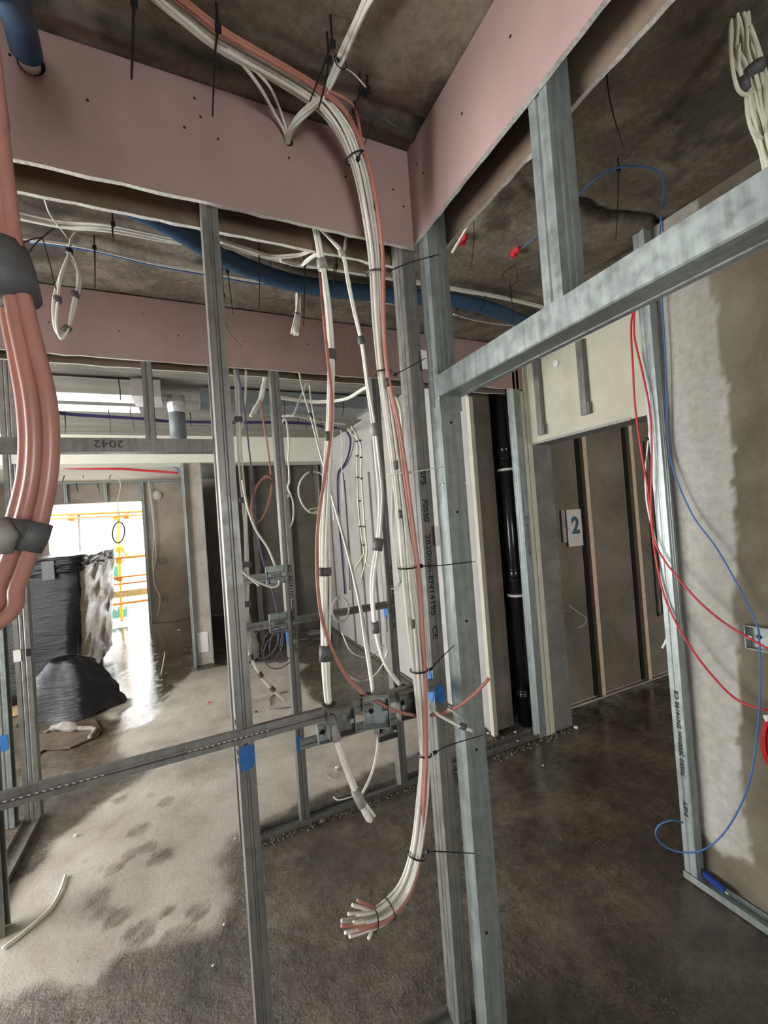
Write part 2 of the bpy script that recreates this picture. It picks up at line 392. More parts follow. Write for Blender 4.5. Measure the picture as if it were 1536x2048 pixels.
def blotch(name, c, u, v, ru, rv, mat, parent, th=.0008, n=22, seed=0, rag=.18):
    """thin paint mark with a ragged outline on the surface spanned by u, v"""
    rd = random.Random(seed); u = Vector(u).normalized(); v = Vector(v).normalized(); w_ = u.cross(v); c = Vector(c); vs = []
    for k in range(n):
        a = 2 * PI * k / n; ca, sa = math.cos(a), math.sin(a); f = 1 / max(abs(ca), abs(sa)) ** .6 * (1 - rag * rd.random())
        vs.append(c + u * ru * ca * f + v * rv * sa * f)
    vs = [x - w_ * th / 2 for x in vs] + [x + w_ * th / 2 for x in vs]
    fs = [tuple(range(n - 1, -1, -1)), tuple(range(n, 2 * n))] + [(i, (i + 1) % n, n + (i + 1) % n, n + i) for i in range(n)]
    return child(mesh_obj(name, vs, fs, M[mat]), parent)

# ------------------------------------------------------------------ noise for painted attributes
_tab = rng.random((64, 64))
def vnoise(x, y):
    xi = np.floor(x).astype(int); yi = np.floor(y).astype(int); fx = x - xi; fy = y - yi
    fx = fx * fx * (3 - 2 * fx); fy = fy * fy * (3 - 2 * fy); g = lambda a, b: _tab[a % 64, b % 64]
    return (g(xi, yi) * (1 - fx) + g(xi + 1, yi) * fx) * (1 - fy) + (g(xi, yi + 1) * (1 - fx) + g(xi + 1, yi + 1) * fx) * fy
def fbm(x, y, o=5):
    s = 0; a = .5; t = 0
    for i in range(o): s = s + a * vnoise(x * 2 ** i + 17 * i, y * 2 ** i + 9 * i); t += a; a *= .55
    return s / t - .5
def sdf_poly(px, py, poly):
    """signed distance, positive inside"""
    inside = np.zeros(px.shape, bool); d = np.full(px.shape, 1e9); n = len(poly)
    for i in range(n):
        x0, y0 = poly[i]; x1, y1 = poly[(i + 1) % n]
        dx, dy = x1 - x0, y1 - y0; t = np.clip(((px - x0) * dx + (py - y0) * dy) / (dx * dx + dy * dy + 1e-12), 0, 1)
        d = np.minimum(d, np.hypot(px - x0 - t * dx, py - y0 - t * dy))
        c = ((y0 > py) != (y1 > py)); xx = x0 + (py - y0) * dx / (dy if abs(dy) > 1e-12 else 1e-12); inside ^= (c & (px < xx))
    return np.where(inside, d, -d)
def grid_obj(name, xs, ys, fn, mat, attrs, kind='structure', flip=False):
    X, Y = np.meshgrid(xs, ys); nx, ny = len(xs), len(ys)
    V = fn(X.ravel(), Y.ravel()); me = bpy.data.meshes.new(name)
    i = np.arange((ny - 1) * (nx - 1)); r = i // (nx - 1); c = i % (nx - 1); a = r * nx + c
    F = np.stack([a, a + 1, a + nx + 1, a + nx], 1)
    if flip: F = F[:, ::-1]
    me.vertices.add(len(V)); me.vertices.foreach_set('co', V.ravel().astype(np.float32))
    me.loops.add(F.size); me.loops.foreach_set('vertex_index', F.ravel().astype(np.int32))
    me.polygons.add(len(F)); me.polygons.foreach_set('loop_start', (np.arange(len(F)) * 4).astype(np.int32))
    me.update(calc_edges=True); me.validate()
    me.polygons.foreach_set('use_smooth', [True] * len(me.polygons))
    me.materials.append(M[mat])
    for k, f in attrs.items():
        at = me.attributes.new(k, 'FLOAT', 'POINT'); at.data.foreach_set('value', f(X.ravel(), Y.ravel()).astype(np.float32))
    o = bpy.data.objects.new(name, me); COL.objects.link(o); o['kind'] = kind; return o
def FP(*pp): return [tuple(P(px, py, Z=0)[:2]) for px, py in pp]
#--PART2--
# ------------------------------------------------------------------ floor
def seg(a, b, n): return list(np.linspace(a, b, n, endpoint=False))
fxs = np.array(seg(-3.4, -1.6, 30) + seg(-1.6, 2.6, 210) + seg(2.6, 4.6, 51))
fys = np.array(seg(-3, .4, 40) + seg(.4, 3.4, 160) + seg(3.4, 9.2, 150) + [9.2, 9.25])
DRY = FP((-60, 2040), (60, 1988), (180, 1985), (250, 1905), (350, 1890), (440, 1868), (462, 1790), (440, 1720), (470, 1665), (520, 1640), (640, 1592), (720, 1550), (840, 1500), (860, 1420),
         (760, 1445), (690, 1425), (630, 1400), (592, 1352), (612, 1330), (570, 1322), (450, 1330), (385, 1345), (330, 1400), (290, 1440), (232, 1475), (235, 1505), (262, 1524),
         (300, 1540), (215, 1600), (130, 1665), (60, 1740), (-40, 1790))
PATCH = FP((202, 1410), (230, 1398), (262, 1396), (262, 1412), (240, 1425), (236, 1438), (205, 1440), (202, 1428), (215, 1420))
PUD = FP((150, 1500), (190, 1440), (205, 1400), (215, 1330), (220, 1240), (310, 1235), (390, 1330), (345, 1390), (300, 1438), (240, 1470), (228, 1500), (245, 1530), (160, 1560))
CORR = FP((975, 1515), (1090, 1472), (1340, 1345), (1375, 1560), (1200, 1740), (1060, 1730))
DARK = FP((600, 1320), (670, 1255), (820, 1362), (840, 1420), (740, 1440), (640, 1390))
PRINTS = [(240, 1598, .05), (236, 1570, .035), (330, 1604, .05), (303, 1590, .03), (281, 1657, .06), (294, 1694, .055), (263, 1706, .05), (322, 1712, .065), (230, 1736, .045), (197, 1797, .06),
          (205, 1822, .04), (238, 1832, .055), (278, 1864, .07), (335, 1820, .035), (395, 1822, .05), (340, 1876, .05), (372, 1862, .04), (215, 1845, .03), (171, 1722, .018), (176, 1735, .014), (199, 1736, .014), (250, 1712, .03)]
PRINTS = [(P(a, b, Z=0)[0], P(a, b, Z=0)[1], r) for a, b, r in PRINTS]
def wetf(x, y):
    nb = fbm(x * 5, y * 5) * .22 + fbm(x * 23, y * 23, 3) * .05
    d = np.maximum(sdf_poly(x, y, DRY), sdf_poly(x, y, PATCH)) + nb * .6
    wv = 1 - np.clip(d / .06 + .5, 0, 1)
    for (a, b, r) in PRINTS:
        q = np.hypot(x - a, y - b) + fbm(x * 40, y * 40, 3) * .04 ; tread = .62 + .38 * ((np.sin(x * 260 + y * 60) > -.3) & (np.sin(y * 300 - x * 40) > -.5))
        wv = np.maximum(wv, np.clip((r - q) / .012, 0, 1) * tread * .75)
    wv = np.maximum(wv, np.clip(fbm(x * 2.1 + 5, y * 2.1, 4) * 2.4 - .28, 0, .3))
    return np.clip(wv + fbm(x * 9, y * 9, 4) * .25 * (wv > .02), 0, 1)
def pudf(x, y):
    nb = fbm(x * 6 + 3, y * 6) * .5 + fbm(x * 26, y * 26, 3) * .25
    d = np.clip((sdf_poly(x, y, PUD) + nb * .5) / .1 + .5, 0, 1) * .97
    d *= 1 - np.clip(sdf_poly(x, y, PATCH) / .03 + .6, 0, 1)
    c = np.clip((sdf_poly(x, y, CORR) + nb * .8) / .15 + .5, 0, 1) * .97
    k = np.clip((sdf_poly(x, y, DARK) + nb * .5) / .15 + .5, 0, 1) * .9
    far = np.clip((y - 6.0 + nb) / .5, 0, 1) * .9
    return np.clip(np.maximum.reduce([d, c, k, far]) - np.clip(fbm(x * 30, y * 30, 3) * 1.2 - .1, 0, .35), 0, 1)
grid_obj('floor', fxs, fys, lambda x, y: np.stack([x, y, 0.004 * fbm(x * 7, y * 7) * (1 - .9 * pudf(x, y)) - .003], 1), 'floor', {'wet': wetf, 'puddle': pudf})

# ------------------------------------------------------------------ ceiling
cxs = np.array(seg(-3.4, -1.2, 20) + seg(-1.2, 2.8, 330) + seg(2.8, 4.61, 20)); cys = np.array(seg(-3, -.2, 20) + seg(-.2, 2.47, 220) + [2.47])
def ceilf(x, y):
    s1 = y - (1.085 + .03 * fbm(x * 3, 0 * x)); ridge = .012 * np.exp(-(s1 / .02) ** 2) - .012 * np.exp(-((s1 - .045) / .02) ** 2)
    ridge = ridge * (x < .74)
    s2 = y - (1.13 + .16 * fbm(x * 3 + 40, 0 * x + 3)); step = -.022 * np.clip(s2 / .015 + .5, 0, 1) + .035 * np.exp(-(s2 / .016) ** 2)
    step = step * (x > .85) * (x < 1.95) * (.25 + .75 * np.clip((x - 1.3) / .3, 0, 1)) * np.clip((1.6 - y) / .3, 0, 1)
    s3 = (x - .1) - (y - .55) * .9 + .3 * fbm(x * 2 + 9, y * 2); r3 = -.006 * np.exp(-((s3 - .55) / .012) ** 2) * (y < 1.05)
    return np.stack([x, y, CEIL + ridge + step + r3 + .006 * fbm(x * 5, y * 5)], 1)
def seam_shade_mottle_f(x, y):  # painted groove shade along the ceiling joints, plus random dark blotches
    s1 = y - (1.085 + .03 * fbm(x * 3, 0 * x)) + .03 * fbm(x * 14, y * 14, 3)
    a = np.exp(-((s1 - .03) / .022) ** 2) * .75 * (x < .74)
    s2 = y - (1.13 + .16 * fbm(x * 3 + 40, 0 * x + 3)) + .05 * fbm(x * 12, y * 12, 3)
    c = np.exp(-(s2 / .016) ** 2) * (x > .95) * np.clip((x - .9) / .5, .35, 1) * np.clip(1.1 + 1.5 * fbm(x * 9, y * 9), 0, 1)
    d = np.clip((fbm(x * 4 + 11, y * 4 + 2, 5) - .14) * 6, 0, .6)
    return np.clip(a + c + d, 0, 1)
def lip_light_mottle_f(x, y):  # painted highlight beside the grooves, plus random pale blotches
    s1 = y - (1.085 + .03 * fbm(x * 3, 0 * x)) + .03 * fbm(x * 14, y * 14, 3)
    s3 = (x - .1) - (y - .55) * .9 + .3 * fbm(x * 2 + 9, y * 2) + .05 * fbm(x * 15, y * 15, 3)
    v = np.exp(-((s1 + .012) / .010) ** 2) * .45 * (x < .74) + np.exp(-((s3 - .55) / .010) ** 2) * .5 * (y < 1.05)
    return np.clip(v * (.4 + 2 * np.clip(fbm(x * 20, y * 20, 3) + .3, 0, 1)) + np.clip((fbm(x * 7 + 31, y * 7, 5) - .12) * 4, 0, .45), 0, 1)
grid_obj('ceiling', cxs, cys, ceilf, 'ceiling', {'seam': seam_shade_mottle_f, 'lip': lip_light_mottle_f}, flip=True)
def struct(name, boxes, mats):
    mb = MB()
    for b in boxes: mb.box(b[0], b[1], b[2] if len(b) > 2 else 0)
    o = mb.build(name, None, None, False, [M[m] for m in mats]); o['kind'] = 'structure'; return o
struct('ceiling', [((-3.4, 2.47, 2.84), (4.6, 5.75, 2.98))], ['ribbed'])
struct('ceiling', [((-3.4, -3, 2.86), (4.6, 2.47, 2.98))], ['ceiling'])
struct('ceiling_beam', [((-3.4, 5.75, 2.51), (1.97, 6.1, 2.84))], ['beam'])
struct('ceiling', [((-3.4, 6.1, 2.69), (1.97, 9.2, 2.9))], ['beam'])
struct('wall_far', [((-3.4, 9.2, 0), (-2.2, 9.4, 2.69)), ((-2.2, 9.2, 2.31), (-.75, 9.4, 2.69)), ((-.75, 9.2, 0), (2.0, 9.4, 2.69))], ['concrete_pale'])
struct('wall_partition', [((-.0, 5.83, 0), (.19, 9.2, 2.51))], ['concrete_pale'])
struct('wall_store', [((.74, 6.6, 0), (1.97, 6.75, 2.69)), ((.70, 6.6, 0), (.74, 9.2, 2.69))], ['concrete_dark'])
mb = MB(); mb.box((1.97, 2.62, 0), (2.17, 6.75, 2.84)); o = mb.build('wall_hall', None, None, False, [M['pale'], M['concrete']])
o.data.polygons[2].material_index = 1; o['kind'] = 'structure'
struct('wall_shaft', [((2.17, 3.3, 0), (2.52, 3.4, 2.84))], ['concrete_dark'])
struct('wall_doorway', [((2.33, 1.22, 2.11), (2.52, 2.38, 2.84), 0), ((2.33, 2.38, 0), (2.52, 3.3, 2.84), 1)], ['cream', 'block'])
dw = bpy.data.objects['wall_doorway']
for p_ in dw.data.polygons:
    if p_.normal.z < -.9 and p_.center.z > 1: p_.material_index = 1
struct('wall_back_room', [((2.52, 2.62, 0), (4.6, 2.8, 2.84))], ['concrete'])
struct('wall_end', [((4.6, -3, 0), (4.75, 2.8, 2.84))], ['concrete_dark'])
struct('wall_left', [((-3.6, -3, 0), (-3.4, 1.3, 2.84)), ((-3.6, 1.3, 0), (-3.4, 3.5, .35)), ((-3.6, 1.3, 2.5), (-3.4, 3.5, 2.84)), ((-3.6, 3.5, 0), (-3.4, 3.8, 2.84)),
                    ((-3.6, 3.8, 0), (-3.4, 5.6, .35)), ((-3.6, 3.8, 2.5), (-3.4, 5.6, 2.84)), ((-3.6, 5.6, 0), (-3.4, 9.2, 2.84))], ['concrete_pale'])
struct('wall_rear', [((-3.4, -3.2, 0), (-.7, -3, 2.84)), ((-.7, -3.2, 0), (.7, -3, .8)), ((-.7, -3.2, 2.2), (.7, -3, 2.84)), ((.7, -3.2, 0), (3.1, -3, 2.84)), ((3.1, -3.2, 0), (4.1, -3, .8)), ((3.1, -3.2, 2.2), (4.1, -3, 2.84)), ((4.1, -3.2, 0), (4.6, -3, 2.84))], ['concrete_pale'])  # openings made up to hold the added fill lamps
# right concrete wall with its trowelled patch
wys = np.array(seg(-3, .1, 12) + seg(.1, 1.2, 75) + [1.2, 1.22]); wzs = np.linspace(0, 2.835, 170)
def patchf(y, z):
    e = .955 + .05 * fbm(z * 3.3, y * 0 + 2) + .035 * fbm(z * 16, y * 14, 4) + .03 * np.sin(z * 2.4)
    v = np.clip((y - e) / .006 + .5, 0, 1) * np.clip((z - .17 - .12 * fbm(y * 12, z * 0)) / .02, 0, 1)
    streak = .88 + .5 * fbm(y * 12, z * 3, 4)
    up = np.clip(1.25 - (z - 1.5) * .45, .5, 1)
    return np.clip(v * streak * up, 0, 1)
def wallf(y, z): return np.stack([1.93 + .004 * fbm(y * 6, z * 6) - .002 * patchf(y, z), y, z], 1)
grid_obj('wall_right', wys, wzs, wallf, 'rightwall', {'patch': patchf}, flip=True)
struct('wall_right', [((1.945, -3, 0), (2.52, 1.215, 2.84))], ['concrete'])

# ------------------------------------------------------------------ outside: balcony, scaffold
struct('floor', [((-3.4, 9.25, -.1), (1.5, 10.9, -.01))], ['concrete_pale'])

fb = empty('facade', 'bright white rendered building seen across from the open balcony door', 'building', (-1.5, 14, -3))
mb = MB(); mb.box((-9, 14.2, -3), (6, 14.6, 6)); child(mb.build('facade_wall', 'brickwhite'), fb)
for zz in (-.2, .25, .7, 1.15, 1.6, 2.05):
    mb = MB(); mb.box((-9, 14.16, zz), (6, 14.2, zz + .02)); child(mb.build('joint', 'grey_cable' if False else 'concrete_pale'), fb)
mb = MB(); mb.box((-1.35, 14.14, 2.9), (-1.15, 14.2, 3.4)); child(mb.build('window', 'duct_grey'), fb)
sc = empty('scaffold', 'orange and yellow tube scaffold with boards outside the balcony door', 'scaffold', (-1.5, 9.9, 0))
for (a, b, r, m_) in [((-4, 10.0, 2.19), (1.5, 9.85, 2.12), .026, 'orange'), ((-4, 9.95, 2.12), (1.5, 9.8, 2.04), .018, 'orange'), ((-4, 9.95, 1.23), (1.5, 9.85, 1.27), .03, 'orange'), ((-4, 9.95, .86), (1.5, 9.85, .88), .02, 'orange'),
                     ((-4, 9.95, .72), (1.5, 9.85, .75), .02, 'orange'), ((-4, 9.95, .33), (1.5, 9.85, .37), .027, 'orange')]:
    mb = MB(); mb.tube([a, b], r, 10); mb.build('ledger_tube', M[m_], sc, True)
mb = MB(); mb.box((-4, 9.88, .47), (1.5, 9.92, .60)); mb.build('toe_board', M['timber'], sc)
for x_ in (-1.30, -1.95):
    mb = MB(); mb.tube([(x_, 9.98, -.3), (x_ + .06, 9.98, 2.2 if x_ > -1.5 else 2.15)], .026, 10); mb.build('standard_tube', M['yellow' if x_ > -1.5 else 'grey_cable'], sc, True)
for (x_, z_, mm) in [(-1.27, 1.42, 'yellow'), (-1.26, 2.05, 'yellow'), (-1.27, 1.18, 'yellow'), (-1.28, .84, 'orange'), (-2.0, 2.08, 'orange'), (-1.1, 2.07, 'orange')]:
    mb = MB(); mb.box((x_ - .05, 9.9, z_ - .05), (x_ + .05, 9.99, z_ + .05)); mb.tube([(x_ - .08, 9.94, z_), (x_ + .1, 9.94, z_ + .02)], .016, 8); mb.build('coupler', M[mm], sc)
mb = MB(); mb.tube([(-1.12, 9.95, 1.26), (-1.3, 9.95, 1.6)], .02, 8); mb.build('brace', M['yellow'], sc, True)
for (xa, xb, za, zb, nlab) in ((-1.52, -1.3, .8, 1.15, 'upper scrap of torn teal netting on the scaffold beside the wrapped pallet'), (-1.6, -1.2, .05, .27, 'lower scrap of torn teal netting on the scaffold near the balcony floor')):
    nets = MB()
    for i in range(10):
        x0 = xa + (xb - xa) * i / 10; x1 = xa + (xb - xa) * (i + 1) / 10; y0 = 10.05 + .002 * math.sin(i * 1.7); nets.box((x0, y0, za), (x1 + .002, y0 + .006, zb - .03 * (i % 3)))
    tag(nets.build('debris_net', 'teal_net'), nlab, 'netting')

# ------------------------------------------------------------------ pink plasterboard bands
def board(name, a, b, front, label, screws, u_ax):
    """front: '-Y' or '-X' is pink, the back brown paper, other faces cut gypsum"""
    # subdivided so that the lower edge can be ragged
    mb = MB(); x0, y0, z0 = a; x1, y1, z1 = b; n = 60; rd = random.Random(len(label)); vs = []
    for i in range(n + 1):
        t = i / n; dz = rd.uniform(-.0022, .0022) + (-.004 if rd.random() < .08 else 0)
        if u_ax == 'x':
            x = x0 + (x1 - x0) * t; vs += [(x, y0, z0 + dz * .6), (x, y1, z0 + dz), (x, y1, z1), (x, y0, z1)]
        else:
            y = y0 + (y1 - y0) * t; vs += [(x0, y, z0 + dz * .6), (x1, y, z0 + dz), (x1, y, z1), (x0, y, z1)]
    fs, mi = [], []
    for i in range(n):
        b0 = i * 4; c0 = b0 + 4
        q = [(b0, c0, c0 + 1, b0 + 1), (b0 + 1, c0 + 1, c0 + 2, b0 + 2), (b0 + 2, c0 + 2, c0 + 3, b0 + 3), (b0 + 3, c0 + 3, c0, b0)]
        if u_ax == 'x': q = [tuple(reversed(f)) for f in q]
        fs += q; mi += [1, 2, 1, 0]
    fs += [(0, 1, 2, 3), (n * 4 + 3, n * 4 + 2, n * 4 + 1, n * 4)]; mi += [1, 1]
    if front == 'back': mi = [2 if k == 0 else (0 if k == 2 else k) for k in mi]
    o = mesh_obj(name, vs, fs, None, None, False, [M['pink'], M['gypsum'], M['paper']], mi)
    tag(o, label, 'plasterboard')
    for (p, nrm) in screws:
        p = Vector(p); nrm = Vector(nrm); sb = MB(); sb.tube([p - nrm * .001, p + nrm * .0015], .0032, 10); sb.build('screw', M['hole'], o)
    return o
s1 = [(P(x, y, Y=1.18), (0, -1, 0)) for x, y in [(175, 201), (389, 197), (401, 234), (369, 255), (436, 278), (578, 316), (691, 354), (786, 379), (807, 413), (20, 110)]]
board('plasterboard', (-1.5, 1.18, 2.515), (.722, 1.1925, 2.835), 'f', 'pink plasterboard band left of the corner, with the cable hole and blue conduit', s1, 'x')
board('plasterboard', (-1.5, 1.2775, 2.508), (.72, 1.29, 2.835), 'back', 'rear board of the left pink band, brown back seen above the lone front stud', [], 'x')
s2 = [(P(x, y, X=.722), (-1, 0, 0)) for x, y in [(1021, 73), (924, 227), (834, 329), (847, 346)]]
board('plasterboard', (.722, -.6, 2.532), (.7345, 1.18, 2.835), 'f', 'brighter pink plasterboard band running to the upper right above the door header', s2, 'y')
board('plasterboard', (.82, -.6, 2.52), (.8325, 1.18, 2.835), 'back', 'rear board behind the right pink band, cream lower edge catching light', [], 'y')
s3 = [(P(x, y, Y=2.375), (0, -1, 0)) for x, y in [(285, 627), (238, 662), (357, 671), (98, 645), (1032, 657), (533, 658), (616, 689), (689, 698), (1030, 738), (490, 683)]]
board('plasterboard', (-1.4, 2.375, 2.515), (2.33, 2.3875, 2.832), 'f', 'pink plasterboard band of the second wall, beyond the blue insulated pipe', s3, 'x')
board('plasterboard', (-1.4, 2.4645, 2.505), (2.2, 2.477, 2.832), 'back', 'rear board of the second pink band, thin brown strip above the far ducts', [], 'x')

# ------------------------------------------------------------------ studs and channels
s = stud_mesh('metal_stud', 'steel_dark', .084, 1.195, 0, 2.83, 'Y', F=.042)
tag(s, 'tall galvanised stud standing alone in the left foreground with a blue sprayed band', 'metal stud')
blotch('paint_mark', (.105, 1.1935, P(490, 1518, Y=1.19)[2]), (1, 0, 0), (0, 0, 1), .0215, .036, 'blue_paint', s, .0012, 60, 3, .16)
mb = MB()
for dz in (.052, .026, 0, -.026, -.05): mb.box((.0825, 1.205, 1.09 + dz - .006), (.0839, 1.216, 1.09 + dz + .006))
mb.build('slot', M['hole'], s)
s = stud_mesh('metal_stud', 'steel_dark', .682, 1.195, 0, 2.83, 'Y', F=.047)
tag(s, 'printed corner stud behind the main cable drop, teal side and blue paint splash', 'metal stud')
T0 = P(858, 940, Y=1.194)
text_mesh('printed_text', 'SFS', .026, (.692, 1.1938, P(858, 940, Y=1.194)[2]), (0, 0, -1), (1, 0, 0), 'ink', s, 1.35, .0004)
text_mesh('printed_text', '70S50', .026, (.692, 1.1938, P(858, 996, Y=1.194)[2]), (0, 0, -1), (1, 0, 0), 'ink', s, 1.2, .0004)
text_mesh('printed_text', '2820mm-EN14195', .026, (.692, 1.1938, P(858, 1068, Y=1.194)[2]), (0, 0, -1), (1, 0, 0), 'ink', s, 1.32, .0004)
text_mesh('printed_text', 'CE', .026, (.692, 1.1938, P(868, 1252, Y=1.194)[2]), (0, 0, -1), (1, 0, 0), 'ink', s, 1.35, .0004)
c_ = P(866, 1388, Y=1.194); blotch('paint_mark', (.700, 1.1935, c_[2] - .004), (1, 0, 0), (0, 0, 1), .021, .034, 'blue_paint', s, .0012, 28, 5, .3)
blotch('paint_mark', (.6805, 1.225, c_[2] + .015), (0, 1, 0), (0, 0, 1), .028, .055, 'blue_paint', s, .0012, 28, 6, .2)
s = stud_mesh('metal_stud', 'steel', .735, 1.118, 0, 2.83, 'X', F=.06)
tag(s, 'door jamb stud carrying the sloping-looking header, with screw holes and lapped sleeve', 'metal stud')
for (za, zb) in ((1.745, 1.985), (0, 1.742)):
    mb = MB(); mb.prism([(.7325, 1.172), (.7325, 1.114), (.807, 1.114), (.807, 1.1155), (.734, 1.1155), (.734, 1.172)], za, zb); mb.build('sleeve', M['steel'], s)
for (x, y) in [(902, 845), (915, 1024), (933, 1242), (953, 1499), (973, 1866)]:
    c_ = P(x, y, Y=1.1135); mb = MB(); mb.tube([c_ + Vector((0, .001, 0)), c_ - Vector((0, .0012, 0))], .0045, 12); mb.build('hole', M['hole'], s)
for (x, y) in [(878, 797), (886, 969)]:
    c_ = P(x, y, X=.732); mb = MB(); mb.tube([c_ + Vector((.001, 0, 0)), c_ - Vector((.002, 0, 0))], .004, 10); mb.build('screw_head', M['foil'], s)
for (x0, y0, x1, y1) in [(842, 700, 852, 738), (869, 1052, 880, 1092)]:
    a = P(x0, y0, Y=1.17); b = P(x1, y1, Y=1.17); mb = MB(); mb.box((a[0], 1.17, b[2]), (a[0] + .021, 1.1712, a[2])); tag(mb.build('knockout_slot', M['label'], s), 'pale slot in the steel')
# header and cripple stud
mb = MB(); mb.prism(thick([(.735, 2.082), (.735, 2.018), (.7375, 2.0155), (.755, 2.0155), (.757, 2.018), (.797, 2.018), (.799, 2.0155), (.812, 2.0155), (.812, 2.082)], -.0012), -.7, 1.116, axes='xzy')
hd = mb.build('door_header', 'steel'); tag(hd, 'bright galvanised header channel crossing the upper right of the doorway', 'header channel')
mb = MB(); mb.box((.737, 1.112, 1.97), (.812, 1.1132, 2.018)); mb.build('end_tab', M['steel'], hd)
s = stud_mesh('metal_stud', 'steel', .736, .63, 2.02, 2.83, 'X', F=.052)
tag(s, 'short cripple stud standing on the right door header below the bright pink band', 'metal stud')
# wall 2 studs
s = stud_mesh('metal_stud', 'steel_dark', .470, 2.39, 0, 2.83, 'Y', F=.048)
tag(s, 'slim printed stud of the second wall holding the two small socket boxes', 'metal stud')
text_mesh('printed_text', 'SFS  70S50  2820mm EN14195  CE', .027, (.512, 2.389, P(583, 1305, Y=2.389)[2]), (0, 0, 1), (-1, 0, 0), 'ink', s, 1.25, .0005)
blotch('paint_mark', (.4695, 2.43, P(572, 1275, Y=2.39)[2]), (0, 1, 0), (0, 0, 1), .03, .06, 'blue_paint', s, .0012, 24, 9)
blotch('paint_mark', (.49, 2.389, P(594, 1490, Y=2.39)[2]), (1, 0, 0), (0, 0, 1), .02, .05, 'blue_paint', s, .0012, 24, 10)
s = stud_mesh('metal_stud', 'steel_dark', 1.085, 2.39, 0, 2.83, 'Y', F=.048)
tag(s, 'slotted stud of the second wall just left of the main cable drop', 'metal stud')
text_mesh('printed_text', 'SFS 70S50 2820mm EN14195', .027, (1.127, 2.389, P(775, 1260, Y=2.389)[2]), (0, 0, 1), (-1, 0, 0), 'ink', s, 1.2, .0005)
blotch('paint_mark', (1.0845, 2.43, P(765, 1225, Y=2.39)[2]), (0, 1, 0), (0, 0, 1), .03, .05, 'blue_paint', s, .0012, 24, 11)
blotch('paint_mark', (1.105, 2.389, P(788, 1415, Y=2.39)[2]), (1, 0, 0), (0, 0, 1), .02, .045, 'blue_paint', s, .0012, 24, 12)
mb = MB()
for py_ in (850, 1055, 1250):
    z = P(757, py_, Y=2.43)[2]; mb.box((1.0838, 2.42, z - .05), (1.0849, 2.432, z + .05))
mb.build('slot', M['hole'], s)
tag(stud_mesh('metal_stud', 'steel_dark', .150, 2.39, 0, 2.83, 'Y', F=.045), 'second-wall door jamb stud hidden in line behind the lone front stud', 'metal stud')
tag(stud_mesh('metal_stud', 'steel_dark', -.160, 2.39, 2.13, 2.83, 'Y', F=.045), 'short stud above the left doorway header, beside the foil-capped duct', 'metal stud')
tag(stud_mesh('metal_stud', 'steel_dark', -.865, 2.39, 0, 2.83, 'Y', F=.06), 'jamb stud at the extreme left edge behind the salmon cables', 'metal stud')
mb = MB(); mb.prism(thick([(2.39, 2.13), (2.39, 2.065), (2.46, 2.065), (2.46, 2.13)], -.0015), -.80, .150, axes='yzx')
hd = mb.build('door_header', 'steel_dark'); tag(hd, 'dull horizontal header channel over the left doorway, pencilled figures on its face', 'header channel')
text_mesh('pencil_mark', '2042', .05, (P(248, 886, Y=2.389)[0], 2.3872, 2.118), (-1, 0, 0), (0, 0, -1), 'pencil', hd, 1.25)
s = stud_mesh('metal_stud', 'steel', 2.195, 2.375, 0, 2.83, 'Y', F=.055)
tag(s, 'ribbed end stud beside the black soil pipe, next to the cream board edge', 'metal stud')
text_mesh('printed_text', '2820mm EN14195 CE', .026, (2.24, 2.374, P(1066, 1110, Y=2.374)[2]), (0, 0, 1), (-1, 0, 0), 'ink', s, 1.2, .0004)
# studs of the side wall on the left
s = stud_mesh('metal_stud', 'steel_dark', -.978, 3.26, 0, 2.83, 'X', W=.078, F=.06)
tag(s, 'broad grey-green stud in the left foreground beside the black wrapped pallet, small square hole', 'metal stud')
c_ = P(57, 1305, Y=3.259); mb = MB(); mb.box((c_[0] - .012, 3.257, c_[2] - .022), (c_[0] + .012, 3.259, c_[2] + .022)); mb.build('hole', M['hole'], s)
s = stud_mesh('metal_stud', 'steel', -1.075, 3.262, 0, 2.83, 'Y', F=.05)
tag(s, 'narrow bright stud with a blue dab, at left edge below the salmon cables', 'metal stud')
c_ = P(30, 1481, Y=3.26); blotch('paint_mark', (-1.052, 3.2605, c_[2]), (1, 0, 0), (0, 0, 1), .022, .05, 'blue_paint', s, .0012, 24, 14, .1)
for (px_, py_) in ((34, 1312), (30, 916)):
    c_ = P(px_, py_, Y=3.255); mb = MB(); mb.box((c_[0] - .018, 3.2565, c_[2] - .035), (c_[0] + .018, 3.2575, c_[2] + .035)); tag(mb.build('knockout_slot', 'label', s), 'pale slot')
tag(stud_mesh('metal_stud', 'steel', 1.868, 1.157, 0, 2.83, 'X', W=.05, F=.05), 'bright ribbed stud against the right concrete wall behind the red cables', 'metal stud')
s = bpy.context.view_layer.objects if False else [o for o in COL.objects if o.get('label', '').startswith('bright ribbed stud')][0]
text_mesh('printed_text', '70S50 3000mm EN14195 CE', .026, (1.8672, 1.172, P(1380, 1560, X=1.867)[2]), (0, 0, 1), (0, 1, 0), 'ink', s, 1.2, .0004)
text_mesh('printed_text', 'INET', .026, (1.8672, 1.172, P(1383, 1640, X=1.867)[2]), (0, 0, 1), (0, 1, 0), 'ink', s, 1.2, .0004)
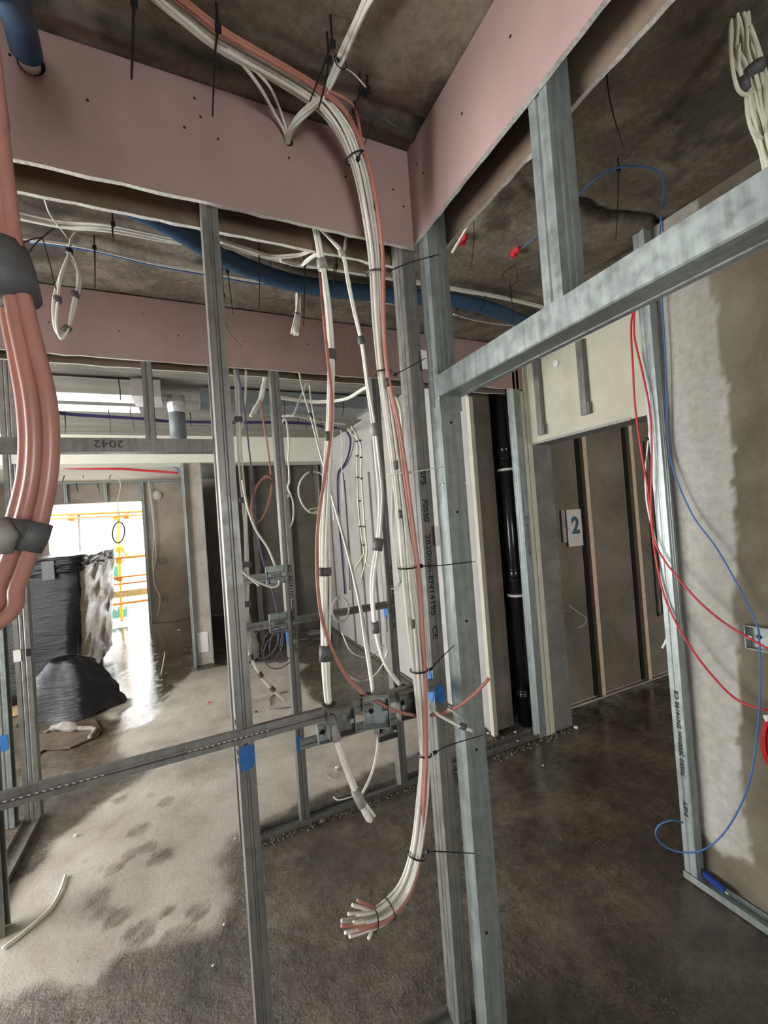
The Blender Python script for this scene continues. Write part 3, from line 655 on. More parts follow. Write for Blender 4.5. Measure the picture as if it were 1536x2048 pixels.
# floor channels
def utrack(name, label, a, b, w_, axis, mat='steel_dark', h=.03):
    mb = MB()
    if axis == 'x': mb.prism(thick([(a[1], h), (a[1], .002), (a[1] + w_, .002), (a[1] + w_, h)], -.0015), a[0], b[0], axes='yzx')
    else: mb.prism(thick([(a[0], h), (a[0], .002), (a[0] + w_, .002), (a[0] + w_, h)], -.0015), a[1], b[1], axes='xzy')
    return tag(mb.build(name, mat), label, 'floor channel')
utrack('floor_channel', 'muddy floor channel of the second wall under the slim studs', (.195, 2.383), (2.25, 0), .078, 'x')
utrack('floor_channel', 'floor channel along the base of the left side wall', (-.98, 2.40), (0, 3.27), .08, 'y')
utrack('floor_channel', 'bright floor channel along the right concrete wall', (1.862, -.6), (0, 1.21), .056, 'y', 'steel')
utrack('floor_channel', 'thin pale channel at the foot of the wall behind the numbered sign', (2.55, 2.57), (4.5, 0), .045, 'x', 'concrete_pale', .015)
utrack('floor_channel', 'floor channel under the lone front stud', (-1.4, 1.193), (.727, 0), .075, 'x')
utrack('floor_channel', 'channel at the foot of the pale hall wall', (1.93, 2.66), (0, 6.55), .035, 'y', 'steel_dark', .02)
# top channels between the boards
for (lab, a, b) in (('ceiling channel inside the left pink band', (-1.5, 1.194, 2.80), (.72, 1.277, 2.835)), ('ceiling channel inside the second pink band', (-1.4, 2.389, 2.79), (2.2, 2.463, 2.831)), ('ceiling channel inside the right pink band', (.736, -.6, 2.80), (.819, 1.18, 2.835))):
    mb = MB(); mb.box(a, b); tag(mb.build('ceiling_channel', 'steel_dark'), lab, 'ceiling channel')

# hall wall lining edge, cream boards
mb = MB(); mb.box((1.958, 2.602, .0), (1.969, 6.5, 2.83)); lnb = tag(mb.build('lining_board', 'pale'), 'pale lining board on the hall wall, its cream edge left of the soil pipe', 'plasterboard')
mb = MB(); mb.box((1.935, 2.56, 0), (1.969, 2.60, 2.5)); child(mb.build('board_edge', 'cream'), lnb)
mb = MB(); mb.box((2.255, 2.372, 0), (2.285, 2.40, 2.5)); mb.box((2.292, 2.368, 0), (2.329, 2.40, 2.83)); tag(mb.build('lining_board', 'cream'), 'worn cream board edges between the ribbed end stud and the blockwork reveal', 'plasterboard')
mb = MB(); mb.box((2.325, 1.6, 2.105), (2.3295, 2.375, 2.122)); tag(mb.build('lintel_bead', 'pale'), 'pale bead along the lower edge of the cream board over the far doorway', 'bead')
for (px0, py0, px1, py1, lab) in [(1062, 700, 1072, 872, 'left one of two short vertical channels on the cream board'), (1150, 684, 1166, 830, 'right one of two short vertical channels on the cream board')]:
    a = P(px0, py0, X=2.30); b = P(px1, py1, X=2.30); y1 = a[1]; mb = MB()
    mb.prism([(2.329, y1 + .0), (2.30, y1), (2.30, y1 - .045), (2.31, y1 - .055), (2.329, y1 - .055)], b[2], a[2]); mb.prism([(2.329, y1 - .055), (2.296, y1 - .055), (2.296, y1 - .063), (2.329, y1 - .063)], b[2] + .0, b[2] + .07)
    o = mb.build('fixing_channel', 'steel_dark'); tag(o, lab, 'channel', 'channels on the cream board')
c_ = P(1113, 727, X=2.329); mb = MB(); mb.tube([c_ + Vector((0, 0, .0)), c_ + Vector((-.008, 0, 0))], .022, 16); tag(mb.build('cable_clip', 'white_plastic'), 'small round pale ring on the cream board', 'clip')
c_ = P(1135, 668, X=2.31); mb = MB(); mb.box((2.30, c_[1] - .09, c_[2] - .02), (2.329, c_[1] + .03, c_[2] + .025)); tag(mb.build('opening_frame', 'hole'), 'dark slot cut in the cream board below the header', 'slot')

# pencil of wall joints: battens and sign in the far doorway
for (x_, lab) in ((3.095, 'left pale batten on the wall beside the numbered sign'), (3.705, 'right pale batten on the wall seen through the far doorway')):
    bt = empty('batten', lab, 'batten', (x_, 2.6, 0), 'battens in the far doorway')
    mb = MB(); mb.box((x_ - .0, 2.575, .01), (x_ + .045, 2.619, 2.8)); mb.build('strip', M['copper_strip'], bt)
    mb = MB(); mb.box((x_ - .045, 2.612, .01), (x_ - .0, 2.6195, 2.8)); mb.build('shade_strip', M['hole'], bt)  # dark strip paints the shade at the left side of the batten
sg = empty('number_sign', 'pale card with a painted teal number 2 on the wall in the far doorway', 'sign', (2.95, 2.6, 1.45))
a = P(1133, 1020, Y=2.59); b = P(1166, 1088, Y=2.59); mb = MB(); mb.box((a[0], 2.595, b[2] - .01), (b[0] + .01, 2.60, a[2])); mb.build('card', M['label'], sg)
mb = MB(); mb.box((a[0] - .05, 2.60, b[2] + .03), (a[0] - .01, 2.612, a[2] - .0)); mb.build('torn_edge', M['pale'], sg)
text_mesh('numeral', '2', .19, (a[0] + .05, 2.594, b[2] + .10), (1, 0, 0), (0, 0, 1), 'teal_ink', sg, .95, .008)
#--PART3--
# ------------------------------------------------------------------ ducts and pipes beyond the second wall
du = empty('metal_duct', 'pair of flat silvery ducts under the far ceiling with a foil taped joint', 'duct', (-.9, 3.9, 2.75))
mb = MB(); mb.box((-2.2, 3.63, 2.70), (-.30, 3.85, 2.815)); mb.build('duct_run', M['duct'], du)
mb = MB(); mb.box((-2.2, 3.95, 2.70), (-.30, 4.15, 2.80)); mb.build('duct_run', M['duct'], du)
mb = MB(); mb.box((-.315, 3.60, 2.69), (-.12, 3.90, 2.82)); mb.build('foil_joint', M['foil'], du)
dg_ = empty('duct', 'grey-green flat duct continuing right under the far ceiling behind the white cable run', 'duct', (1, 3.9, 2.75))
mb = MB(); mb.box((.16, 3.72, 2.70), (1.965, 3.98, 2.82)); mb.build('duct_run', M['duct_grey'], dg_)
mb = MB(); mb.box((1.62, 3.70, 2.67), (1.95, 4.0, 2.83)); mb.build('foil_joint', M['foil'], dg_)
vd = empty('duct', 'short round grey duct hanging down with crinkled foil cap, over the left doorway header', 'duct', (-.02, 3.8, 2.5))
mb = MB(); mb.tube([(-.02, 3.8, 2.42), (-.02, 3.8, 2.68)], .062, 20); mb.build('pipe', M['duct_grey'], vd, True)
mb = MB(); mb.tube([(-.02, 3.8, 2.62), (-.02, 3.8, 2.66), (-.02, 3.8, 2.70), (-.02, 3.8, 2.76)], [.066, .070, .072, .066], 16); mb.build('foil_cap', M['foil'], vd)
# blue insulated pipe between the two walls
bp = empty('insulated_pipe', 'long blue insulated pipe running under the ceiling between the two pink bands', 'pipe', (.6, 2, 2.78))
pp = [Vector(p) for p in [(-.75, 1.45, 2.80), (-.35, 1.58, 2.79), P(300, 430, Z=2.79), P(435, 508, Z=2.78), P(520, 545, Z=2.78), P(620, 572, Z=2.78), P(780, 590, Z=2.78), P(930, 605, Z=2.78), P(1050, 645, Z=2.77), P(1200, 720, Z=2.77)]]
mb = MB(); mb.tube(catmull(pp, 10), .038, 16); mb.build('insulation', M['blue_pipe'], bp, True)
for (x0, y0, x1, y1) in ((540, 520, 536, 548), (668, 535, 664, 580), (970, 590, 962, 620)):
    mb = MB(); a = P(x0, y0, Z=2.8); mb.tube([a, P(x0 + 1, (y0 + y1) / 2, Y=a[1] - .03), P(x1, y1, Y=a[1] - .02)], .003, 6); mb.build('cable_tie', M['black'], bp)
# blue conduit into the left pink board
bc = empty('conduit', 'blue sheathed conduit with white pipe end entering the left pink band, top left corner', 'conduit', P(60, 130, Y=1.18))
mb = MB(); mb.tube(catmull([P(-20, -60, Y=.80), P(15, -10, Y=.93), P(38, 45, Y=1.05), P(52, 102, Y=1.12)], 6), .030, 14); mb.build('sheath', M['blue_pipe'], bc, True)
mb = MB(); mb.tube([P(50, 98, Y=1.115), P(62, 135, Y=1.19)], .021, 14); mb.build('pipe_end', M['white_cable'], bc, True)
mb = MB(); c_ = P(62, 126, Y=1.178); mb.tube([c_ + Vector((0, .0, 0)), c_ + Vector((0, .0025, 0))], .027, 18); mb.build('hole', M['hole'], bc)
# soil pipe
sp = empty('soil_pipe', 'glossy black vertical soil pipe with two white collars in the wall niche', 'pipe', (2.245, 2.57, 0))
px_ = 2.247; py_ = 2.57
mb = MB(); mb.tube([(px_, py_, 0.01), (px_, py_, 2.83)], .055, 24); mb.build('pipe', M['black_pipe'], sp, True)
for (yy, hh) in ((1150, .10), (905, .09), (1395, .05)):
    z = P(1030, yy, Y=py_ - .05)[2]; mb = MB(); mb.tube([(px_, py_, z - hh / 2), (px_, py_, z - hh / 2 + .012), (px_, py_, z - hh / 2 + .014), (px_, py_, z + hh / 2 - .014), (px_, py_, z + hh / 2)], [.064, .064, .060, .060, .064], 24); mb.build('coupling', M['black_pipe'], sp, True)
for yy in (938, 1194):
    z = P(1025, yy, Y=py_ - .05)[2]; mb = MB(); mb.tube([(px_, py_, z - .008), (px_, py_, z + .008)], .0665, 24); o_ = mb.build('clamp', M['white_plastic'], sp, True)
    mb = MB(); mb.box((px_ + .0, py_ - .085, z - .011), (px_ + .03, py_ - .06, z + .011)); mb.build('clamp_lug', M['white_plastic'], sp)

# ------------------------------------------------------------------ main cable drop
RC = .0043
mainY = 1.10
drop = empty('cable_bundle', 'main drop of white and salmon cables curving down the middle, cut ends fanned', 'cable bundle', P(770, 800, Y=1.1))
path_px = [(300, -25, 'z', 2.81), (372, 35, 'z', 2.81), (440, 88, 'z', 2.81), (540, 142, 'z', 2.81), (625, 193, 'z', 2.80), (668, 232, 'y', 1.07), (700, 285, 'y', 1.08), (722, 350, 'y', 1.09), (738, 430, 'y', 1.10), (750, 520, 'y', 1.11), (757, 640, 'y', 1.12), (768, 760, 'y', 1.12),
           (782, 860, 'y', 1.12), (796, 960, 'y', 1.12), (808, 1060, 'y', 1.12), (818, 1160, 'y', 1.12), (830, 1260, 'y', 1.12), (838, 1340, 'y', 1.12), (845, 1430, 'y', 1.12), (849, 1510, 'y', 1.115), (845, 1600, 'y', 1.10), (834, 1700, 'y', 1.09), (812, 1775, 'y', 1.08), (775, 1822, 'y', 1.07), (735, 1842, 'y', 1.06), (688, 1850, 'y', 1.05)]
mp_ = [P(a, b, Z=v) if k == 'z' else P(a, b, Y=v) for a, b, k, v in path_px]
spread = [.019, .019, .019, .020, .023, .026, .028, .026, .023, .021, .021, .020, .021, .022, .023, .023, .024, .022, .021, .017, .022, .021, .022, .023, .020, .026]
path = cables(drop, mp_, 13, RC, spread, 'white_cable', 8, 1.0, 3, cutvar=7)
pk_px = [(310, -40, 'z', 2.80), (385, 20, 'z', 2.80), (450, 68, 'z', 2.80), (550, 125, 'z', 2.795), (640, 180, 'z', 2.79), (690, 225, 'y', 1.06), (722, 290, 'y', 1.06), (742, 350, 'y', 1.07), (757, 430, 'y', 1.075), (766, 520, 'y', 1.08), (768, 640, 'y', 1.085), (776, 750, 'y', 1.085), (797, 850, 'y', 1.09),
         (812, 950, 'y', 1.09), (826, 1060, 'y', 1.095), (838, 1160, 'y', 1.10), (845, 1260, 'y', 1.10), (850, 1340, 'y', 1.105), (851, 1430, 'y', 1.105), (852, 1510, 'y', 1.10), (848, 1600, 'y', 1.09), (842, 1700, 'y', 1.09), (818, 1785, 'y', 1.07), (778, 1833, 'y', 1.06), (728, 1852, 'y', 1.05), (680, 1858, 'y', 1.04)]
pk = [P(a, b, Z=v) if k == 'z' else P(a, b, Y=v) for a, b, k, v in pk_px]
cables(drop, pk, 4, RC * 1.05, [.012, .012, .012, .011, .011, .009, .009, .008, .007, .007, .007, .008, .011, .013, .012, .012, .010, .009, .009, .009, .010, .010, .012, .012, .012, .014], 'pink_cable', 8, .6, 5, cutvar=6)
for (x, y, ty, rr, tx, tyy, ex, ey, Yt) in [(718, 323, 1.095, .031, 752, 232, 0, 0, 1.06), (757, 545, 1.11, .0275, 820, 525, 877, 509, 1.11), (769, 752, 1.12, .027, 815, 736, 852, 716, 1.12), (798, 948, 1.12, .027, 845, 941, 892, 932, 1.095),
                                      (820, 1135, 1.12, .028, 880, 1131, 951, 1123, 1.10), (840, 1341, 1.12, .026, 878, 1320, 908, 1291, 1.09), (848, 1508, 1.115, .021, 900, 1490, 966, 1470, 1.09), (832, 1706, 1.09, .026, 880, 1703, 950, 1707, 1.08)]:
    cpt = P(x, y, Y=ty); i = min(range(1, len(path) - 1), key=lambda k: (path[k] - cpt).length); t = path[i + 1] - path[i - 1]
    mb = MB(); st = P(x + 22, y - 3, Y=ty - .02)
    tail = [st, P(tx, tyy, Y=Yt)] + ([P(ex, ey, Y=Yt)] if ex else [])
    if ex == 0: tail = [P(716, 318, Y=1.06), P(730, 285, Y=1.06), P(745, 240, Y=1.06)]
    tie_strap(mb, path[i], t, rr, tail, .0018); mb.build('cable_tie', M['white_plastic' if y == 948 else 'black'], drop)
for (x, y, ty) in ((744, 1828, 1.065), (780, 1817, 1.07)):
    cpt = P(x, y, Y=ty); i = min(range(1, len(path) - 1), key=lambda k: (path[k] - cpt).length); mb = MB(); tie_strap(mb, path[i], path[i + 1] - path[i - 1], .026, None, .0012); mb.build('cable_tie', M['black'], drop)
for (ax, ay, bx, by) in ((745, 1820, 705, 1810), (750, 1815, 715, 1800), (742, 1850, 737, 1877)):
    mb = MB(); mb.tube([P(ax, ay, Y=1.06), P((ax + bx) / 2 + 3, (ay + by) / 2 + 2, Y=1.05), P(bx, by, Y=1.04)], RC, 8); mb.build('cable_end', M['white_cable' if ay != 1815 else 'pink_cable'], drop, True)
for (x, y) in ((748, 412), (793, 930), (801, 1028), (826, 1248), (775, 765)):
    cpt = P(x, y, Y=1.085); mb = MB(); mb.tube([cpt + Vector((0, 0, .012)), cpt - Vector((0, 0, .012))], .0058, 8); mb.build('tape', M['tape'], drop, True)
# spur joining at the top
spur = empty('cable_bundle', 'straight white cable spur from the top edge joining the ceiling run at the black ties', 'cable bundle', P(690, 100, Z=2.8))
p_ = cables(spur, [P(752, -30, Z=2.80), P(722, 30, Z=2.80), P(690, 105, Z=2.80), P(655, 175, Z=2.80), P(625, 212, Y=1.08), P(598, 238, Y=1.10), P(580, 262, Y=1.14), P(575, 288, Y=1.185)], 7, .004, [.013, .013, .013, .014, .014, .013, .011, .009], 'white_cable', 8, .6, 11)
mb = MB(); c_ = P(578, 284, Y=1.179); mb.tube([c_, c_ + Vector((0, .0022, 0))], .012, 14); mb.build('hole', M['hole'], spur)
mb = MB(); i = min(range(1, len(p_) - 1), key=lambda k: (p_[k] - P(682, 128, Z=2.8)).length); tie_strap(mb, p_[i], p_[i + 1] - p_[i - 1], .016, [P(676, 120, Z=2.79), P(665, 100, Z=2.78)], .0014); mb.build('cable_tie', M['black'], spur)
sp2 = empty('cable_pair', 'two thin cables splitting from the ceiling run into the hole of the left pink band', 'cable', P(520, 170, Z=2.8))
cables(sp2, [P(455, 98, Z=2.80), P(480, 122, Z=2.80), P(520, 175, Z=2.79), P(548, 225, Y=1.15), P(568, 262, Y=1.165), P(573, 286, Y=1.185)], 1, .0045, .004, 'white_cable')
cables(sp2, [P(470, 105, Z=2.80), P(505, 135, Z=2.80), P(540, 175, Z=2.79), P(560, 220, Y=1.15), P(573, 262, Y=1.165), P(577, 286, Y=1.185)], 1, .0036, .004, 'white_cable')
pt2 = empty('cable', 'single salmon cable looping from the ceiling tie down into the main drop', 'cable', P(715, 250, Y=1.1))
cables(pt2, [P(650, 178, Z=2.79), P(680, 192, Z=2.79), P(707, 213, Z=2.79), P(718, 250, Y=1.10), P(724, 300, Y=1.09), P(728, 340, Y=1.08)], 1, .0042, 0, 'pink_cable')

# ------------------------------------------------------------------ ceiling cable ties
def ceiling_tie(label, pts, clip=True, th=.0022, mat='black', group=None):
    root = empty('cable_tie', label, 'cable tie', pts[0], group)
    mb = MB(); q = catmull(pts, 5); mb.tube(q, [th * (1.25 - .6 * i / len(q)) for i in range(len(q))], 6); mb.build('strap', M[mat], root)
    if clip:
        mb = MB(); c = Vector(pts[0]); mb.box((c.x - .007, c.y - .004, c.z - .008), (c.x + .007, c.y + .004, c.z + .008)); mb.tube([c, c + Vector((0, 0, 2.838 - c.z))], .003, 8); mb.build('mount', M['black'], root)
    return root
def drop_pts(pxs, Z0):
    a = P(*pxs[0], Z=Z0); return [a] + [P(x, y, Y=a[1] - .004 * (k + 1)) for k, (x, y) in enumerate(pxs[1:])]
TIES = [
 ('black tie hanging above the left pink band, at far upper left', [(268, 5), (266, 80), (263, 158)], 2.79, .0032, 'black'),
 ('black tie round the ceiling run, hanging over the left pink band', [(436, 56), (430, 110), (425, 232)], 2.78, .0028, 'black'),
 ('left of two crossing black ties at the cable spur', [(665, 88), (640, 150), (620, 202)], 2.77, .0026, 'black'),
 ('right of two crossing black ties at the cable spur', [(658, 120), (652, 160), (637, 218)], 2.77, .0028, 'black'),
 ('white and black tie fixed to the ceiling right of the cable spur', [(736, 180), (710, 150), (688, 135)], 2.80, .0018, 'white_plastic'),
 ('black tie tail running right from the salmon loop to the ceiling corner', [(710, 222), (760, 235), (795, 255)], 2.81, .0018, 'black'),
 ('thin black tie slanting from the ceiling screw toward the pink corner', [(728, 188), (760, 225), (782, 243)], 2.81, .0014, 'black'),
 ('double black tie hanging from the ceiling screw to the salmon loop', [(722, 183), (712, 205), (710, 222)], 2.79, .0022, 'black'),
 ('long curved black tie on the ceiling right of the bright pink band', [(1211, 128), (1222, 210), (1253, 318)], 2.80, .0018, 'black'),
 ('straight black tie hanging below the blue ceiling cable loop', [(1237, 338), (1236, 400), (1232, 478)], 2.80, .0018, 'black'),
 ('thin black tie hanging beside the red clip left of the cripple stud', [(947, 430), (948, 480), (942, 535)], 2.81, .0014, 'black'),
 ('black tie near the right end of the blue pipe, lower bent one', [(914, 618), (922, 645), (941, 682)], 2.74, .0018, 'black'),
 ('black tie crossing the blue pipe just left of the header', [(1022, 592), (1027, 625), (1022, 655)], 2.77, .0018, 'black'),
 ('short black tie under the cable clip left of the lone stud', [(226, 448), (225, 460), (227, 483)], 2.79, .003, 'black'),
 ('straight black tie over the second pink band left of the lone stud', [(189, 495), (190, 530), (190, 577)], 2.79, .0026, 'black'),
 ('black tie right of the lone stud, hanging from a pale clip', [(455, 542), (460, 580), (466, 628)], 2.79, .0024, 'black'),
 ('straight black tie right of the lone stud below the blue pipe', [(518, 502), (519, 560), (518, 618)], 2.78, .0024, 'black'),
 ('long black tie beside the hanging white cable tail', [(609, 530), (609, 590), (607, 652)], 2.76, .0024, 'black'),
 ('thin dark tie with loose tail on the second pink band', [(447, 590), (452, 650), (484, 695)], 2.70, .0013, 'black'),
 ('black tie behind the taped white cable pair, on the blue pipe', [(673, 532), (670, 560), (664, 585)], 2.74, .0022, 'black'),
]
for lab, px, z0, th, mm in TIES: ceiling_tie(lab, drop_pts(px, z0), True, th, mm)
c_ = P(85, 475, Z=2.76); sp_ = empty('cable_tie', 'cluster of black ties splayed like a spider under the left ceiling cables', 'cable tie', c_)
for (x, y) in ((42, 488), (58, 505), (112, 578), (123, 450)):
    mb = MB(); mb.tube(catmull([c_, P((85 + x) / 2, (475 + y) / 2 - 3, Y=c_[1]), P(x, y, Y=c_[1] - .02)], 4), .0022, 6); mb.build('strap', M['black'], sp_)
lp = empty('cable_tie', 'black tie loop hanging from a red clip on the ceiling left of the cripple stud', 'cable tie', P(1028, 510, Z=2.82))
a = P(1028, 530, Z=2.80); mb = MB(); mb.tube(catmull([a, P(1006, 548, Y=a[1]), P(1008, 565, Y=a[1]), P(1018, 576, Y=a[1]), P(1034, 560, Y=a[1]), P(1033, 540, Y=a[1]), a], 5), .0016, 6); mb.build('strap', M['black'], lp)
for (x, y, lab) in ((925, 482, 'red fixing clip on the ceiling beside the white cables'), (1029, 506, 'red fixing clip on the ceiling at the end of the thin blue cable')):
    a = P(x, y, Z=2.82); mb = MB(); mb.box((a[0] - .007, a[1] - .03, 2.81), (a[0] + .007, a[1] + .02, 2.833)); mb.box((a[0] - .011, a[1] - .008, 2.80), (a[0] + .011, a[1] + .002, 2.812)); tag(mb.build('fixing_clip', 'red_cable'), lab, 'clip')

# ------------------------------------------------------------------ ceiling runs between the walls
def run(name, label, pxs, n, rc, sp, mat, Z=None, sub=6, cat='cable', Yv=None, group=None):
    pts = [P(x, y, Z=Z) if Yv is None else P(x, y, Y=Yv) for x, y in pxs]
    root = empty(name, label, cat, pts[0], group); return root, cables(root, pts, n, rc, sp, mat, sub, .6, len(label))
run('cable_run', 'white cables clipped along the ceiling above the blue pipe', [(-420, 330), (-180, 380), (-20, 418), (35, 431), (125, 449), (219, 455), (351, 480), (437, 490), (508, 505), (600, 527), (656, 535), (781, 556), (906, 578), (1008, 596), (1100, 618)], 5, .0042, .016, 'white_cable', 2.80, cat='cable bundle')
run('cable', 'loose white cable waving beneath the ceiling run near the wrapped tail', [(437, 482), (500, 500), (545, 512), (592, 510), (625, 500)], 2, .0042, .010, 'white_cable', 2.77)
run('cable_run', 'pale and blue cables running low along the ceiling under the blue pipe', [(-420, 345), (-180, 405), (-20, 455), (47, 476), (120, 487), (187, 498), (312, 527), (406, 543), (490, 558), (590, 573), (719, 597), (789, 608)], 3, .0038, .009, 'white_cable', 2.80, cat='cable bundle')
run('cable', 'thin dark blue cable beside the lower ceiling run', [(60, 484), (187, 503), (312, 532), (441, 555), (520, 568), (600, 570), (720, 598)], 1, .0034, 0, 'blue_cable', 2.80)
run('cable', 'white cable curving below the blue pipe toward the header', [(906, 628), (950, 640), (1000, 648), (1060, 655), (1110, 668)], 2, .0036, .006, 'white_cable', 2.79)
run('cable', 'white cable pair rising behind the right pink band beside the red clip', [(905, 505), (925, 470), (948, 432), (975, 400)], 3, .0036, .009, 'white_cable', 2.80)
run('cable', 'thin blue cable crossing the ceiling to the red clip', [(1075, 470), (1050, 492), (1029, 508)], 1, .002, 0, 'blue_cable', 2.82)
run('cable', 'thin pale wire beside the left ceiling run', [(88, 395), (98, 425), (112, 445), (135, 475)], 1, .0025, 0, 'white_cable', 2.79)

# hanging loop on the left and wrapped tail
lh = empty('cable_coil', 'oval coil of white cable hanging from the ceiling at left, taped twice', 'cable coil', P(135, 600, Y=1.95))
cables(lh, [P(240, 455, Y=1.95), P(200, 450, Y=1.95), P(165, 458, Y=1.95), P(145, 475, Y=1.95), P(139, 500, Y=1.95)], 2, .0045, .008, 'white_cable')
for k, (dx, dw) in enumerate(((0, 0), (3, 4), (-3, 2), (1, -3))):
    ring = [(139, 505), (122, 550 + dx), (112 + dx - dw, 600), (112 + dx, 650 + dw), (122, 674 - dw), (136, 660), (148 + dw, 610), (158 - dx, 560), (150 + dx, 525), (139, 505)]
    q = catmull([P(x, y, Y=1.95 - .006 * k) for x, y in ring], 6); mb = MB(); mb.tube(q, .0048, 8); mb.build('cable', M['white_cable'], lh, True)
for (x, y, tv) in ((115, 600, (0, 0, 1)), (133, 658, (.6, 0, .8)), (150, 590, (0.1, 0, 1))): wrap_at(lh, P(x, y, Y=1.94), tv, .025, .014)
wrap_at(lh, P(139, 503, Y=1.95), (0, 0, 1), .02, .012, 'black', 'cable_tie')
ht = empty('cable_bundle', 'short wrapped white cable tail hanging over the second pink band by two black ties', 'cable bundle', P(597, 600, Y=2.0))
cables(ht, [P(632, 495, Y=2.0), P(612, 515, Y=2.0), P(601, 545, Y=2.0), P(598, 580, Y=2.0), P(595, 620, Y=2.0), P(590, 668, Y=2.0)], 9, .004, [.014, .016, .018, .017, .019, .026], 'white_cable', 6, .2, 2)
for (x, y) in ((600, 578), (593, 630)):
    mb = MB(); tie_strap(mb, P(x, y, Y=2.0), (0, 0, 1), .021, None, .0018); mb.build('cable_tie', M['black'], ht)
s_ = run('cable', 'loose white cable ends curling above the wrapped tail', [(655, 500), (630, 510), (612, 522), (600, 530), (560, 520)], 3, .004, .010, 'white_cable', 2.74)

# ------------------------------------------------------------------ drops inside wall one
RC2 = .0045
d2 = empty('cable_bundle', 'taped flat grey-white cable bundle passing through the left rail box', 'cable bundle', P(650, 900, Y=1.235))
p_ = cables(d2, [P(622, 420, Y=1.235), P(632, 460, Y=1.235), P(646, 540, Y=1.235), P(657, 620, Y=1.235), P(663, 710, Y=1.235), P(662, 800, Y=1.235), P(659, 880, Y=1.235), P(653, 980, Y=1.235), P(649, 1080, Y=1.235), P(650, 1180, Y=1.235), P(650, 1270, Y=1.235), P(651, 1340, Y=1.23), P(657, 1410, Y=1.215),
                 P(666, 1450, Y=1.17), P(684, 1510, Y=1.15), P(704, 1565, Y=1.14), P(722, 1605, Y=1.13), P(741, 1640, Y=1.12)], 6, RC2, [.013, .013, .013, .0135, .014, .014, .014, .0155, .018, .019, .017, .015, .012, .011, .010, .010, .012, .017], 'white_cable', 8, .25, 4, wob=.15)
for (x, y, rr, mm, wd) in ((647, 533, .0155, 'tape_light', .03), (664, 710, .0155, 'tape', .03), (648, 1138, .0195, 'tape', .024), (650, 1308, .0175, 'tape', .045), (668, 1455, .0125, 'tape_light', .07), (716, 1590, .0125, 'tape_light', .05)):
    cpt = P(x, y, Y=1.235 if y < 1400 else 1.15); i = min(range(1, len(p_) - 1), key=lambda k: (p_[k] - cpt).length); wrap_at(d2, p_[i], p_[i + 1] - p_[i - 1], wd, rr, mm)
d3 = empty('cable', 'long salmon cables bowing left then down through the middle box and ending at lower right', 'cable', P(640, 1000, Y=1.22))
pl = [P(640, 545, Y=1.225), P(646, 620, Y=1.225), P(655, 710, Y=1.22), P(663, 790, Y=1.215), P(661, 870, Y=1.215), P(650, 950, Y=1.215), P(637, 1040, Y=1.215), P(634, 1130, Y=1.22), P(641, 1220, Y=1.225), P(660, 1290, Y=1.225), P(692, 1350, Y=1.225), P(731, 1391, Y=1.215)]
cables(d3, pl, 3, .0044, [.004, .004, .0062, .0065, .0065, .0062, .006, .0062, .0065, .007, .0068, .006], 'pink_cable', 8, .3, 6, wob=.1)
cables(d3, [P(731, 1391, Y=1.215), P(752, 1402, Y=1.17), P(785, 1419, Y=1.16), P(825, 1430, Y=1.155), P(866, 1430, Y=1.13), P(905, 1418, Y=1.07), P(943, 1394, Y=1.03), P(978, 1357, Y=1.0)], 1, .0052, 0, 'pink_cable')
wrap_at(d3, P(655, 872, Y=1.205), (0, 0, 1), .026, .0075)
d4 = empty('cable_bundle', 'white cables slanting down just left of the main drop into the right rail box', 'cable bundle', P(745, 1000, Y=1.25))
p_ = cables(d4, [P(634, 452, Y=1.25), P(664, 482, Y=1.245), P(686, 512, Y=1.245), P(697, 570, Y=1.245), P(710, 630, Y=1.245), P(724, 690, Y=1.245), P(735, 770, Y=1.245), P(748, 850, Y=1.245), P(757, 930, Y=1.245), P(762, 1000, Y=1.245), P(757, 1080, Y=1.245), P(747, 1150, Y=1.245), P(746, 1210, Y=1.245), P(755, 1280, Y=1.24), P(772, 1330, Y=1.235), P(801, 1371, Y=1.23)],
            4, RC2, [.005, .007, .009, .009, .009, .009, .010, .013, .016, .017, .014, .013, .010, .008, .008, .008], 'white_cable', 8, .4, 9, wob=.2)
cables(d4, [P(694, 468, Y=1.26), P(690, 492, Y=1.25), P(688, 512, Y=1.245), P(700, 570, Y=1.24)], 2, .0042, .005, 'white_cable')
for (x, y, rr, mm, wd) in ((687, 508, .0105, 'tape_light', .02), (724, 682, .011, 'tape', .026), (746, 858, .015, 'tape_light', .04), (757, 1090, .016, 'tape', .04), (749, 1256, .012, 'tape', .035)):
    cpt = P(x, y, Y=1.245); i = min(range(1, len(p_) - 1), key=lambda k: (p_[k] - cpt).length); wrap_at(d4, p_[i], p_[i + 1] - p_[i - 1], wd, rr, mm)
d5 = empty('cable', 'white cables taped near their cut ends, crossing the door studs at lower right', 'cable', P(880, 1430, Y=1.1))
cables(d5, [P(848, 1395, Y=1.16), P(865, 1420, Y=1.11), P(890, 1437, Y=1.08), P(915, 1450, Y=1.06), P(945, 1462, Y=1.04)], 3, .0038, [.004, .007, .007, .006, .007], 'white_cable', 6, .2, 3)
wrap_at(d5, P(926, 1453, Y=1.055), P(945, 1462, Y=1.04) - P(915, 1450, Y=1.06), .018, .009)
mb = MB(); mb.tube([P(918, 1436, Y=1.07), P(905, 1422, Y=1.07), P(896, 1418, Y=1.07)], .0035, 8); mb.build('cable_end', M['white_cable'], d5, True)
d6 = empty('cable_bundle', 'straight bright white cable slanting from the second pink band to the middle rail box', 'cable', P(660, 940, Y=1.9))
